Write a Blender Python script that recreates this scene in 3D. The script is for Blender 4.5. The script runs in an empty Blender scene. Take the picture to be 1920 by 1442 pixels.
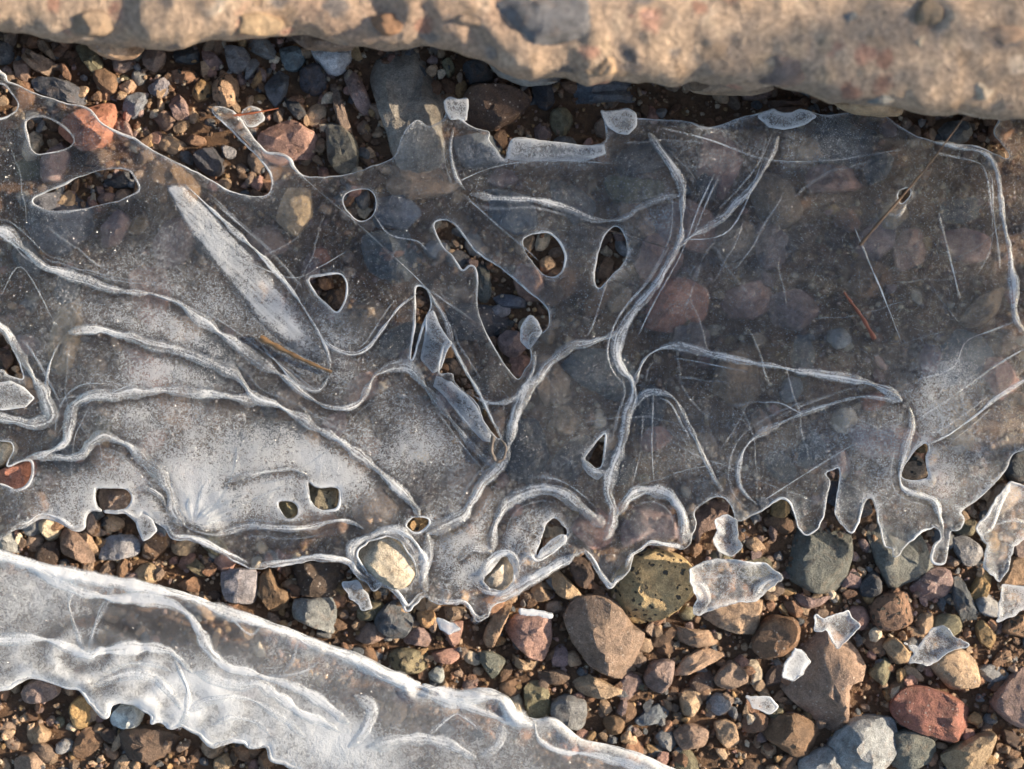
import bpy, bmesh, math, random
import numpy as np
from mathutils import Vector, noise as mnoise

random.seed(7)
RNG = np.random.default_rng(11)
scene = bpy.context.scene
COL = scene.collection

# ------------------------------------------------------------------ camera, sky, sun, exposure
S = 0.00025                 # metres per photo pixel on the ground
CAM_Z = 0.80                # camera height, looking straight down
cam_data = bpy.data.cameras.new('camera')
cam = bpy.data.objects.new('camera', cam_data)
COL.objects.link(cam)
cam.location = (0, 0, CAM_Z)
cam_data.sensor_width = 36
cam_data.lens = 36 * CAM_Z / (1920 * S)
cam_data.clip_start = 0.02
cam_data.clip_end = 50
cam_data.dof.use_dof = True
cam_data.dof.focus_distance = CAM_Z - 0.013
cam_data.dof.aperture_fstop = 1.7
scene.camera = cam

SUN_EL = math.radians(21)
SUN_AZ = Vector((0.998, 0.05)).normalized()          # ground direction towards the sun
world = bpy.data.worlds.new('World')
scene.world = world
world.use_nodes = True
wn = world.node_tree.nodes
bg = wn['Background']
sky = wn.new('ShaderNodeTexSky')
sky.sky_type = 'NISHITA'
sky.sun_disc = False
sky.sun_elevation = SUN_EL
sky.sun_rotation = math.atan2(SUN_AZ.x, SUN_AZ.y)
world.node_tree.links.new(sky.outputs[0], bg.inputs[0])
bg.inputs[1].default_value = 0.115
sun_data = bpy.data.lights.new('sun', 'SUN')
sun_data.energy = 5.0
sun_data.angle = math.radians(0.55)
sun_data.color = (1.0, 0.86, 0.68)
sun = bpy.data.objects.new('sun', sun_data)
COL.objects.link(sun)
sd = Vector((SUN_AZ.x * math.cos(SUN_EL), SUN_AZ.y * math.cos(SUN_EL), math.sin(SUN_EL)))
sun.rotation_euler = sd.to_track_quat('Z', 'Y').to_euler()
sun.location = sd * 3

vs = scene.view_settings
vs.view_transform = 'Standard'
vs.look = 'None'
vs.exposure = 1.1
vs.gamma = 1
vs.use_curve_mapping = False
cy = scene.cycles
cy.use_denoising = True
cy.max_bounces = 5
cy.use_adaptive_sampling = True
cy.adaptive_threshold = 0.03
cy.transparent_max_bounces = 24
cy.transmission_bounces = 8
cy.sample_clamp_indirect = 6

# ------------------------------------------------------------------ helpers
def P(px, py, z):
    """photo pixel + height -> world point"""
    k = S * (CAM_Z - z) / CAM_Z
    return ((px - 960) * k, -(py - 721) * k, z)

def tag(o, label=None, cat=None, group=None, kind=None):
    if label: o['label'] = label
    if cat: o['category'] = cat
    if group: o['group'] = group
    if kind: o['kind'] = kind
    return o

def link(name, me, mat=None, parent=None):
    o = bpy.data.objects.new(name, me)
    COL.objects.link(o)
    if mat is not None and me is not None:
        me.materials.append(mat)
    if parent is not None:
        o.parent = parent
    return o

def mesh_np(name, verts, faces, smooth=True):
    """verts Nx3, faces MxK (all the same size)"""
    me = bpy.data.meshes.new(name)
    verts = np.asarray(verts, dtype=np.float32); faces = np.asarray(faces, dtype=np.int32)
    k = faces.shape[1]
    me.vertices.add(len(verts)); me.vertices.foreach_set('co', verts.ravel())
    me.loops.add(faces.size); me.loops.foreach_set('vertex_index', faces.ravel())
    me.polygons.add(len(faces))
    me.polygons.foreach_set('loop_start', np.arange(0, faces.size, k, dtype=np.int32))
    me.polygons.foreach_set('loop_total', np.full(len(faces), k, dtype=np.int32))
    me.polygons.foreach_set('use_smooth', np.full(len(faces), smooth, dtype=bool))
    me.update(calc_edges=True)
    return me

def set_attr(me, name, vals):
    a = me.attributes.new(name, 'FLOAT', 'POINT')
    a.data.foreach_set('value', np.asarray(vals, dtype=np.float32))

_lat = {}
def vnoise(x, y, seed):
    """smooth lattice noise 0..1, arrays in, period 256"""
    if seed not in _lat:
        _lat[seed] = np.random.default_rng(seed + 1000).random((256, 256))
    L = _lat[seed]
    xi = np.floor(x).astype(int); yi = np.floor(y).astype(int)
    fx = x - xi; fy = y - yi
    fx = fx * fx * (3 - 2 * fx); fy = fy * fy * (3 - 2 * fy)
    x0 = xi % 256; x1 = (xi + 1) % 256; y0 = yi % 256; y1 = (yi + 1) % 256
    return (L[y0, x0] * (1 - fx) + L[y0, x1] * fx) * (1 - fy) + (L[y1, x0] * (1 - fx) + L[y1, x1] * fx) * fy

def fbm(x, y, scale, octv=4, seed=0):
    x = np.asarray(x, float); y = np.asarray(y, float)
    r = 0; a = 1; t = 0; f = 1 / scale
    for o in range(octv):
        r = r + a * vnoise(x * f + 13.7 * o, y * f + 7.3 * o, seed + o)
        t += a; a *= .5; f *= 2.03
    return r / t - .5

def pts(s):
    return np.array([[float(v) for v in p.split(',')] for p in s.split()])

def smooth_line(p, n=4, closed=False):
    """Catmull-Rom through the points"""
    p = np.asarray(p, float); m = len(p); out = []
    for i in range(m if closed else m - 1):
        if closed:
            a, b, c, d = p[i - 1], p[i], p[(i + 1) % m], p[(i + 2) % m]
        else:
            a, b, c, d = p[max(i - 1, 0)], p[i], p[i + 1], p[min(i + 2, m - 1)]
        for k in range(n):
            t = k / n
            out.append(.5 * (2 * b + (c - a) * t + (2 * a - 5 * b + 4 * c - d) * t * t + (3 * b - a - 3 * c + d) * t ** 3))
    if not closed: out.append(p[-1])
    return np.array(out)

def resample(p, step):
    d = np.r_[0, np.cumsum(np.hypot(*np.diff(p, axis=0).T))]
    n = max(3, int(d[-1] / step) + 1)
    t = np.linspace(0, d[-1], n)
    return np.c_[np.interp(t, d, p[:, 0]), np.interp(t, d, p[:, 1])]

# ------------------------------------------------------------------ materials
def new_mat(name):
    m = bpy.data.materials.new(name); m.use_nodes = True
    nt = m.node_tree; nt.nodes.clear()
    return m, nt, nt.nodes, nt.links

def N(nodes, typ, **kw):
    n = nodes.new(typ)
    for k, v in kw.items():
        if k.startswith('i_'):
            n.inputs[int(k[2:]) if k[2:].isdigit() else k[2:]].default_value = v
        else:
            setattr(n, k, v)
    return n

def math_n(nodes, links, op, a, b=None, c=None, clamp=False):
    n = nodes.new('ShaderNodeMath'); n.operation = op; n.use_clamp = clamp
    for i, v in enumerate((a, b, c)):
        if v is None: continue
        if isinstance(v, (int, float)): n.inputs[i].default_value = v
        else: links.new(v, n.inputs[i])
    return n.outputs[0]

def mix_rgb(nodes, links, typ, fac, a, b):
    n = nodes.new('ShaderNodeMix'); n.data_type = 'RGBA'; n.blend_type = typ; n.clamp_factor = True
    for sock, v in ((n.inputs[0], fac), (n.inputs[6], a), (n.inputs[7], b)):
        if isinstance(v, (int, float)): sock.default_value = v
        elif isinstance(v, tuple): sock.default_value = v + (1,) if len(v) == 3 else v
        else: links.new(v, sock)
    return n.outputs[2]

def stone_material(name, source, kind='plain'):
    """source: 'object' reads each stone's own colour, 'attr' the grain colour attribute, or an rgb"""
    m, nt, nd, lk = new_mat(name)
    out = N(nd, 'ShaderNodeOutputMaterial'); b = N(nd, 'ShaderNodeBsdfPrincipled')
    lk.new(b.outputs[0], out.inputs[0])
    tc = N(nd, 'ShaderNodeTexCoord')
    oi = N(nd, 'ShaderNodeObjectInfo')
    if source == 'object': base = oi.outputs['Color']
    elif source == 'attr': base = N(nd, 'ShaderNodeAttribute', attribute_name='tint').outputs['Color']
    else:
        base = N(nd, 'ShaderNodeRGB'); base.outputs[0].default_value = source + (1,); base = base.outputs[0]
    off = N(nd, 'ShaderNodeVectorMath', operation='ADD')
    sc_ = N(nd, 'ShaderNodeVectorMath', operation='SCALE'); sc_.inputs[3].default_value = 3.0
    cmb = N(nd, 'ShaderNodeCombineXYZ')
    for i in range(3): lk.new(oi.outputs['Random'], cmb.inputs[i])
    lk.new(cmb.outputs[0], sc_.inputs[0]); lk.new(sc_.outputs[0], off.inputs[1]); lk.new(tc.outputs['Object'], off.inputs[0])
    vec = off.outputs[0]
    def noise(scale, detail=5, rough=.6, dist=0.):
        n = N(nd, 'ShaderNodeTexNoise'); n.inputs['Scale'].default_value = scale; n.inputs['Detail'].default_value = detail
        n.inputs['Roughness'].default_value = rough; n.inputs['Distortion'].default_value = dist
        lk.new(vec, n.inputs['Vector']); return n.outputs['Fac']
    big = noise(70, 4, .6, .4); mid = noise(330, 5, .65); fine = noise(1500, 3, .7)
    v = math_n(nd, lk, 'MULTIPLY_ADD', big, 1.7, -.12)
    v = math_n(nd, lk, 'ADD', v, math_n(nd, lk, 'MULTIPLY_ADD', mid, 1.7, -.58))
    v = math_n(nd, lk, 'MULTIPLY', v, math_n(nd, lk, 'MULTIPLY_ADD', fine, 1.7, .15))
    hsv = N(nd, 'ShaderNodeHueSaturation'); lk.new(base, hsv.inputs['Color']); lk.new(v, hsv.inputs['Value'])
    col = hsv.outputs[0]
    # iron stain / dust in patches of their own shape
    stain = math_n(nd, lk, 'MULTIPLY', math_n(nd, lk, 'SUBTRACT', noise(120, 6, .7, 1.2), .52, clamp=True), 3.2, clamp=True)
    warm = mix_rgb(nd, lk, 'MIX', .55, col, (.30, .15, .06))
    col = mix_rgb(nd, lk, 'MIX', math_n(nd, lk, 'MULTIPLY', stain, .75), col, warm)
    bump_h = math_n(nd, lk, 'ADD', math_n(nd, lk, 'MULTIPLY', mid, .6), math_n(nd, lk, 'MULTIPLY', fine, .35))
    if kind in ('speckled', 'vesicular'):
        vo = N(nd, 'ShaderNodeTexVoronoi'); vo.inputs['Scale'].default_value = 420 if kind == 'speckled' else 300
        vo.inputs['Randomness'].default_value = 1
        lk.new(vec, vo.inputs['Vector'])
        thr = math_n(nd, lk, 'MULTIPLY_ADD', big, .5, 0) if kind == 'speckled' else math_n(nd, lk, 'MULTIPLY_ADD', noise(210, 3, .6), 1.5, -.48)
        spot = math_n(nd, lk, 'MULTIPLY', math_n(nd, lk, 'SUBTRACT', thr, vo.outputs['Distance'], clamp=True), 9, clamp=True)
        if kind == 'speckled':
            sel = math_n(nd, lk, 'GREATER_THAN', noise(260, 2), .5)
            spot = math_n(nd, lk, 'MULTIPLY', spot, sel)
            col = mix_rgb(nd, lk, 'MIX', math_n(nd, lk, 'MULTIPLY', spot, .6), col, (.5, .42, .34))
        else:
            col = mix_rgb(nd, lk, 'MIX', spot, col, (.07, .06, .045))
            bump_h = math_n(nd, lk, 'SUBTRACT', bump_h, math_n(nd, lk, 'MULTIPLY', spot, 1.6))
    if kind == 'banded':
        w = N(nd, 'ShaderNodeTexWave'); w.inputs['Scale'].default_value = 60; w.inputs['Distortion'].default_value = 5
        w.inputs['Detail'].default_value = 3; lk.new(vec, w.inputs['Vector'])
        dark = mix_rgb(nd, lk, 'MULTIPLY', .75, col, (.42, .40, .38))
        col = mix_rgb(nd, lk, 'MIX', math_n(nd, lk, 'MULTIPLY', w.outputs['Fac'], .7), col, dark)
    lk.new(col, b.inputs['Base Color'])
    b.inputs['Roughness'].default_value = .72
    rr = math_n(nd, lk, 'MULTIPLY_ADD', big, .5, .42); lk.new(rr, b.inputs['Roughness'])
    b.inputs['Specular IOR Level'].default_value = .35
    bp = N(nd, 'ShaderNodeBump'); bp.inputs['Strength'].default_value = 1.0; bp.inputs['Distance'].default_value = .0022
    lk.new(bump_h, bp.inputs['Height']); lk.new(bp.outputs[0], b.inputs['Normal'])
    return m

M_STONE = {k: stone_material('stone_' + k, 'object', k) for k in ('plain', 'speckled', 'vesicular', 'banded')}
M_GRAIN = stone_material('gravel_grains', 'attr', 'plain')
M_SOIL = stone_material('damp_soil', (.12, .066, .034), 'plain')

def boulder_material():
    m, nt, nd, lk = new_mat('conglomerate')
    out = N(nd, 'ShaderNodeOutputMaterial'); b = N(nd, 'ShaderNodeBsdfPrincipled'); lk.new(b.outputs[0], out.inputs[0])
    tc = N(nd, 'ShaderNodeTexCoord'); vec = tc.outputs['Object']
    def noise(scale, detail=5, rough=.6, dist=0.):
        n = N(nd, 'ShaderNodeTexNoise'); n.inputs['Scale'].default_value = scale; n.inputs['Detail'].default_value = detail
        n.inputs['Roughness'].default_value = rough; n.inputs['Distortion'].default_value = dist
        lk.new(vec, n.inputs['Vector']); return n
    def vor(scale, feat='F1'):
        v = N(nd, 'ShaderNodeTexVoronoi'); v.feature = feat; v.inputs['Scale'].default_value = scale
        wp = N(nd, 'ShaderNodeVectorMath', operation='MULTIPLY_ADD'); wp.inputs[1].default_value = (.012, .012, .012)
        lk.new(noise(90, 3).outputs['Color'], wp.inputs[0]); lk.new(vec, wp.inputs[2]); lk.new(wp.outputs[0], v.inputs['Vector']); return v
    r1 = N(nd, 'ShaderNodeValToRGB'); lk.new(noise(38, 8, .72, 1.0).outputs['Fac'], r1.inputs[0])
    e = r1.color_ramp.elements
    e[0].position = .34; e[0].color = (.09, .06, .045, 1)
    e[1].position = .66; e[1].color = (.50, .38, .25, 1)
    x = e.new(.45); x.color = (.30, .20, .125, 1)
    x = e.new(.58); x.color = (.36, .25, .17, 1)
    col = r1.outputs[0]
    r3 = N(nd, 'ShaderNodeValToRGB'); lk.new(noise(11, 3, .5, .6).outputs['Color'], r3.inputs[0]); e = r3.color_ramp.elements
    e[0].position = .30; e[0].color = (.22, .18, .155, 1); e[1].position = .72; e[1].color = (.44, .24, .17, 1)
    q = e.new(.45); q.color = (.56, .405, .28, 1); q = e.new(.58); q.color = (.48, .34, .24, 1)
    col = mix_rgb(nd, lk, 'MIX', .45, col, r3.outputs[0])
    vc = vor(75); r2 = N(nd, 'ShaderNodeValToRGB'); sxx = N(nd, 'ShaderNodeSeparateXYZ'); lk.new(vc.outputs['Color'], sxx.inputs[0]); lk.new(sxx.outputs[0], r2.inputs[0])
    r2.color_ramp.interpolation = 'CONSTANT'
    e = r2.color_ramp.elements
    cols = [(.36, .24, .15), (.13, .11, .10), (.50, .36, .25), (.30, .15, .10), (.44, .31, .20), (.20, .17, .15), (.58, .45, .33), (.42, .22, .15)]
    e[0].color = cols[0] + (1,); e[1].position = .9; e[1].color = cols[7] + (1,)
    for i in range(1, 7):
        q = e.new(.1 + .12 * i); q.color = cols[i] + (1,)
    sel = math_n(nd, lk, 'MULTIPLY', math_n(nd, lk, 'SUBTRACT', .42, vc.outputs['Distance'], clamp=True), 6, clamp=True)
    col = mix_rgb(nd, lk, 'MIX', math_n(nd, lk, 'MULTIPLY', sel, .85), col, r2.outputs[0])
    fn = noise(500, 5, .7).outputs['Fac']
    hs = N(nd, 'ShaderNodeHueSaturation'); lk.new(col, hs.inputs['Color']); lk.new(math_n(nd, lk, 'MULTIPLY_ADD', fn, 2.6, -.3), hs.inputs['Value'])
    lk.new(hs.outputs[0], b.inputs['Base Color']); b.inputs['Roughness'].default_value = .85
    h = math_n(nd, lk, 'ADD', math_n(nd, lk, 'MULTIPLY', vor(210).outputs['Distance'], -.5), fn)
    bp = N(nd, 'ShaderNodeBump'); bp.inputs['Strength'].default_value = .9; bp.inputs['Distance'].default_value = .0025
    lk.new(h, bp.inputs['Height']); lk.new(bp.outputs[0], b.inputs['Normal'])
    return m
M_BOULDER = boulder_material()

def ice_material(name, cover_gain=1.0, haze=.10, fine=850, contrast=1.0, relief=.55, tone=(.84, .84, .83)):
    m, nt, nd, lk = new_mat(name)
    out = N(nd, 'ShaderNodeOutputMaterial')
    fr = N(nd, 'ShaderNodeAttribute', attribute_name='frost').outputs['Fac']
    tc = N(nd, 'ShaderNodeTexCoord'); vec = tc.outputs['Object']
    def noise(scale, detail=3, rough=.6, dist=0.):
        n = N(nd, 'ShaderNodeTexNoise'); n.inputs['Scale'].default_value = scale; n.inputs['Detail'].default_value = detail
        n.inputs['Roughness'].default_value = rough; n.inputs['Distortion'].default_value = dist
        lk.new(vec, n.inputs['Vector']); return n.outputs['Fac']
    n1 = noise(fine, 3, .65, 1.4); n2 = noise(95, 4, .6, .5); n3 = noise(1900, 2, .5)
    a = math_n(nd, lk, 'MULTIPLY', math_n(nd, lk, 'SUBTRACT', n1, .5), 5.5 * contrast)
    b_ = math_n(nd, lk, 'MULTIPLY', math_n(nd, lk, 'SUBTRACT', n2, .5), 1.5 * contrast)
    c_ = math_n(nd, lk, 'MULTIPLY_ADD', fr, 2.6 * cover_gain, -1.05)
    cov = math_n(nd, lk, 'ADD', math_n(nd, lk, 'ADD', a, b_), c_, clamp=True)
    cov = math_n(nd, lk, 'MULTIPLY', cov, math_n(nd, lk, 'MULTIPLY_ADD', fr, .55, .06, clamp=True))
    cov = math_n(nd, lk, 'ADD', cov, math_n(nd, lk, 'MULTIPLY', fr, haze), clamp=True)
    # white bubble specks
    vo = N(nd, 'ShaderNodeTexVoronoi'); vo.inputs['Scale'].default_value = 760; lk.new(vec, vo.inputs['Vector'])
    sp = math_n(nd, lk, 'LESS_THAN', vo.outputs['Distance'], math_n(nd, lk, 'MULTIPLY', n2, .27 * contrast))
    cov = math_n(nd, lk, 'MAXIMUM', cov, math_n(nd, lk, 'MULTIPLY', sp, .42))
    cov = math_n(nd, lk, 'MINIMUM', cov, .93)
    # relief
    hgt = math_n(nd, lk, 'ADD', math_n(nd, lk, 'MULTIPLY', n2, 2.2), math_n(nd, lk, 'ADD', n1, math_n(nd, lk, 'MULTIPLY', n3, .5)))
    bp = N(nd, 'ShaderNodeBump'); bp.inputs['Strength'].default_value = relief; bp.inputs['Distance'].default_value = .0011
    lk.new(hgt, bp.inputs['Height'])
    nrm = bp.outputs[0]
    tr = N(nd, 'ShaderNodeBsdfTransparent'); tr.inputs[0].default_value = (.975, .982, .985, 1)
    rf = N(nd, 'ShaderNodeBsdfRefraction'); rf.inputs['Color'].default_value = (.95, .965, .975, 1)
    rf.inputs['Roughness'].default_value = .22; rf.inputs['IOR'].default_value = 1.10; lk.new(nrm, rf.inputs['Normal'])
    through = N(nd, 'ShaderNodeMixShader'); through.inputs[0].default_value = .36
    lk.new(tr.outputs[0], through.inputs[1]); lk.new(rf.outputs[0], through.inputs[2])
    gl = N(nd, 'ShaderNodeBsdfGlossy'); gl.inputs['Roughness'].default_value = .11; gl.inputs[0].default_value = (1, 1, 1, 1)
    lk.new(nrm, gl.inputs['Normal'])
    fz = N(nd, 'ShaderNodeFresnel'); fz.inputs['IOR'].default_value = 1.31; lk.new(nrm, fz.inputs['Normal'])
    vg = N(nd, 'ShaderNodeTexVoronoi'); vg.inputs['Scale'].default_value = 1350; lk.new(vec, vg.inputs['Vector'])
    cv = N(nd, 'ShaderNodeVectorMath', operation='MULTIPLY_ADD'); cv.inputs[1].default_value = (1.7, 1.7, 0); cv.inputs[2].default_value = (-.85, -.85, 0)
    lk.new(vg.outputs['Color'], cv.inputs[0])
    ad = N(nd, 'ShaderNodeVectorMath', operation='ADD'); lk.new(cv.outputs[0], ad.inputs[0]); lk.new(nrm, ad.inputs[1])
    nz = N(nd, 'ShaderNodeVectorMath', operation='NORMALIZE'); lk.new(ad.outputs[0], nz.inputs[0])
    gg = N(nd, 'ShaderNodeBsdfGlossy'); gg.inputs['Roughness'].default_value = .14; lk.new(nz.outputs[0], gg.inputs['Normal'])
    sx = N(nd, 'ShaderNodeSeparateXYZ'); lk.new(vg.outputs['Color'], sx.inputs[0])
    gm = math_n(nd, lk, 'MULTIPLY', math_n(nd, lk, 'GREATER_THAN', sx.outputs[2], .955), .10 * contrast)
    glx = N(nd, 'ShaderNodeMixShader'); lk.new(gm, glx.inputs[0])
    clear = N(nd, 'ShaderNodeMixShader'); lk.new(math_n(nd, lk, 'MULTIPLY_ADD', fz.outputs[0], .85, 0., clamp=True), clear.inputs[0])
    lk.new(through.outputs[0], clear.inputs[1]); lk.new(gl.outputs[0], clear.inputs[2])
    df = N(nd, 'ShaderNodeBsdfDiffuse'); df.inputs[0].default_value = tone + (1,); lk.new(nrm, df.inputs['Normal'])
    tl = N(nd, 'ShaderNodeBsdfTranslucent'); tl.inputs[0].default_value = tone + (1,)
    fm = N(nd, 'ShaderNodeMixShader'); fm.inputs[0].default_value = .35
    lk.new(df.outputs[0], fm.inputs[1]); lk.new(tl.outputs[0], fm.inputs[2])
    mx = N(nd, 'ShaderNodeMixShader'); lk.new(cov, mx.inputs[0]); lk.new(clear.outputs[0], glx.inputs[1]); lk.new(gg.outputs[0], glx.inputs[2]); lk.new(glx.outputs[0], mx.inputs[1]); lk.new(fm.outputs[0], mx.inputs[2])
    lk.new(mx.outputs[0], out.inputs[0])
    return m
M_ICE = ice_material('clear_ice')
M_ICE2 = ice_material('milky_ice', 1.0, .36, 500, .55, .35, (.86, .86, .84))
M_RIDGE = ice_material('ridge_ice', .95, .36, 900, 1.0, .5)
M_RIM = ice_material('rim_ice', 1.15, .40, 900, .6, .4)

def stalk_material():
    m, nt, nd, lk = new_mat('dry_stalk')
    out = N(nd, 'ShaderNodeOutputMaterial'); b = N(nd, 'ShaderNodeBsdfPrincipled'); lk.new(b.outputs[0], out.inputs[0])
    tc = N(nd, 'ShaderNodeTexCoord'); n = N(nd, 'ShaderNodeTexNoise'); n.inputs['Scale'].default_value = 300
    lk.new(tc.outputs['Object'], n.inputs['Vector']); oi = N(nd, 'ShaderNodeObjectInfo')
    h = N(nd, 'ShaderNodeHueSaturation'); lk.new(oi.outputs['Color'], h.inputs['Color'])
    lk.new(math_n(nd, lk, 'MULTIPLY_ADD', n.outputs['Fac'], 1.6, .2), h.inputs['Value'])
    lk.new(h.outputs[0], b.inputs['Base Color']); b.inputs['Roughness'].default_value = .55
    return m
M_STALK = stalk_material()

# ------------------------------------------------------------------ ice field machinery
def sdf_grid(loops, X, Y, margin=60.):
    """signed distance (px, + inside) to even-odd filled loops on the grid X (cols) x Y (rows)"""
    dist = np.full((len(Y), len(X)), margin)
    par = np.zeros((len(Y), len(X)), bool)
    cx = X[1] - X[0]; cyy = Y[1] - Y[0]
    for L in loops:
        for i in range(len(L)):
            a = L[i]; b = L[(i + 1) % len(L)]
            lo, hi = min(a[1], b[1]), max(a[1], b[1])
            r0, r1 = np.searchsorted(Y, lo, 'left'), np.searchsorted(Y, hi, 'left')
            if r1 > r0:
                xi = a[0] + (Y[r0:r1] - a[1]) * (b[0] - a[0]) / (b[1] - a[1])
                par[r0:r1] ^= X[None, :] > xi[:, None]
            c0 = max(0, int((min(a[0], b[0]) - margin - X[0]) / cx)); c1 = min(len(X), int((max(a[0], b[0]) + margin - X[0]) / cx) + 2)
            q0 = max(0, int((lo - margin - Y[0]) / cyy)); q1 = min(len(Y), int((hi + margin - Y[0]) / cyy) + 2)
            if c1 <= c0 or q1 <= q0: continue
            gx = X[None, c0:c1]; gy = Y[q0:q1, None]
            d = b - a; l2 = d @ d
            if l2 < 1e-9: continue
            t = np.clip(((gx - a[0]) * d[0] + (gy - a[1]) * d[1]) / l2, 0, 1)
            dd = np.hypot(gx - a[0] - t * d[0], gy - a[1] - t * d[1])
            blk = dist[q0:q1, c0:c1]; np.minimum(blk, dd, out=blk)
    return np.where(par, dist, -dist)

class Sheet:
    """a plate of ice: outline + holes in photo pixels, a height function and a frost function"""
    def __init__(s, outline, holes, cell, zfun, frostfun, thick=.0016, jag=None, round_n=4):
        s.cell = cell; s.thick = thick
        loops = [smooth_line(outline, round_n, True)] + [smooth_line(h, round_n, True) for h in holes]
        lo = loops[0].min(0) - 3 * cell; hi = loops[0].max(0) + 3 * cell
        s.X = np.arange(lo[0], hi[0], cell); s.Y = np.arange(lo[1], hi[1], cell)
        s.gx, s.gy = np.meshgrid(s.X, s.Y)
        s.sdf = sdf_grid(loops, s.X, s.Y)
        if jag is not None: s.sdf = s.sdf + jag(s.gx, s.gy)
        s.z = zfun(s.gx, s.gy, s.sdf)
        s.frost = np.clip(frostfun(s.gx, s.gy, s.sdf), 0, 1.3)
    def sample(s, A, px, py):
        u = np.clip((np.asarray(px, float) - s.X[0]) / s.cell, 0, len(s.X) - 1.001); v = np.clip((np.asarray(py, float) - s.Y[0]) / s.cell, 0, len(s.Y) - 1.001)
        i = u.astype(int); j = v.astype(int); fu = u - i; fv = v - j
        return (A[j, i] * (1 - fu) + A[j, i + 1] * fu) * (1 - fv) + (A[j + 1, i] * (1 - fu) + A[j + 1, i + 1] * fu) * fv
    def top(s, px, py): return s.sample(s.z, px, py)
    def inside(s, px, py):
        r = s.sample(s.sdf, px, py)
        ok = (px >= s.X[0]) & (px <= s.X[-1]) & (py >= s.Y[0]) & (py <= s.Y[-1])
        return np.where(ok, r, -60.)
    def build(s, name, mat, parent=None, rim=1.5, rim_mat=None, min_loop=16):
        sd = s.sdf; ny, nx = sd.shape
        cen = (sd[:-1, :-1] + sd[1:, :-1] + sd[:-1, 1:] + sd[1:, 1:]) / 4
        keep = cen > 0
        gyy, gxx = np.gradient(sd, s.cell)
        g = np.hypot(gxx, gyy) + 1e-6
        near = np.abs(sd) < s.cell * 1.6
        mv = np.where(near, np.clip(sd, -s.cell, s.cell), 0)
        # only boundary vertices move
        cnt = np.zeros(sd.shape, int)
        for a in (0, 1):
            for b in (0, 1):
                cnt[a:ny - 1 + a, b:nx - 1 + b] += keep
        bnd = (cnt > 0) & (cnt < 4)
        px = s.gx - np.where(bnd, mv * gxx / g, 0); py = s.gy - np.where(bnd, mv * gyy / g, 0)
        idx = -np.ones(sd.shape, int); used = cnt > 0
        idx[used] = np.arange(used.sum()); n = int(used.sum())
        jj, ii = np.nonzero(keep)
        q = np.c_[idx[jj, ii], idx[jj + 1, ii], idx[jj + 1, ii + 1], idx[jj, ii + 1]]
        PX, PY, PZ = px[used], py[used], s.z[used]
        ed = np.clip(sd[used] / 9., 0, 1); th = s.thick * (.25 + .75 * np.sqrt(ed))
        zt = PZ - (s.thick - th) * .4; zb = zt - th
        kt = S * (CAM_Z - zt) / CAM_Z; kb = S * (CAM_Z - zb) / CAM_Z
        vt = np.c_[(PX - 960) * kt, -(PY - 721) * kt, zt]; vb = np.c_[(PX - 960) * kb, -(PY - 721) * kb, zb]
        # boundary directed edges
        e = np.concatenate([q[:, [0, 1]], q[:, [1, 2]], q[:, [2, 3]], q[:, [3, 0]]])
        key = e[:, 0].astype(np.int64) * n + e[:, 1]; rev = e[:, 1].astype(np.int64) * n + e[:, 0]
        be = e[~np.isin(key, rev)]
        side = np.c_[be[:, 0], be[:, 0] + n, be[:, 1] + n, be[:, 1]]
        faces = np.concatenate([q, q[:, ::-1] + n, side])
        me = mesh_np(name, np.concatenate([vt, vb]), faces)
        fr = s.frost[used]
        set_attr(me, 'frost', np.concatenate([fr, fr * .25]))
        o = link(name, me, mat, parent)
        # rims: one part per edge loop
        if rim:
            nxt = {}
            for a, b in be: nxt.setdefault(int(a), []).append(int(b))
            while nxt:
                st = next(iter(nxt)); loop = [st]; cur = st
                while cur in nxt:
                    b = nxt[cur].pop()
                    if not nxt[cur]: del nxt[cur]
                    if b == st: break
                    loop.append(b); cur = b
                if len(loop) < min_loop: continue
                L = np.c_[PX[loop], PY[loop], zt[loop] - th[loop] * .4]
                for _ in range(3): L = .5 * L + .25 * (np.roll(L, 1, 0) + np.roll(L, -1, 0))
                inframe = (L[:, 0] > -40) & (L[:, 0] < 1960) & (L[:, 1] < 1482)
                if inframe.sum() < 6: continue
                tube_loop('rim', L, rim, rim_mat or M_RIM, o)
        return o

def tube_loop(name, L, r, mat, parent, sides=6, frost=.66):
    m = len(L)
    d = np.roll(L, -1, 0) - np.roll(L, 1, 0); d = d[:, :2] / (np.hypot(d[:, 0], d[:, 1])[:, None] + 1e-9)
    nrm = np.c_[-d[:, 1], d[:, 0]]
    rr = r * (.35 + 2.6 * np.clip(fbm(L[:, 0], L[:, 1], 60, 3, 91) + .5, 0, 1) ** 2.2)
    V = []
    for k in range(sides):
        a = 2 * math.pi * k / sides
        x = L[:, 0] + nrm[:, 0] * rr * math.cos(a); y = L[:, 1] + nrm[:, 1] * rr * math.cos(a)
        z = L[:, 2] + rr * S * math.sin(a) * .8
        kk = S * (CAM_Z - z) / CAM_Z
        V.append(np.c_[(x - 960) * kk, -(y - 721) * kk, z])
    V = np.stack(V, 1).reshape(-1, 3)
    i = np.arange(m)[:, None]; k = np.arange(sides)[None, :]
    f = np.stack([i * sides + k, ((i + 1) % m) * sides + k, ((i + 1) % m) * sides + (k + 1) % sides, i * sides + (k + 1) % sides], -1).reshape(-1, 4)
    me = mesh_np(name, V, f)
    fr = np.repeat(frost * (.25 + 1.5 * np.clip(fbm(L[:, 0], L[:, 1], 45, 3, 77) + .5, 0, 1)), sides)
    set_attr(me, 'frost', fr)
    return link(name, me, mat, parent)

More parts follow.
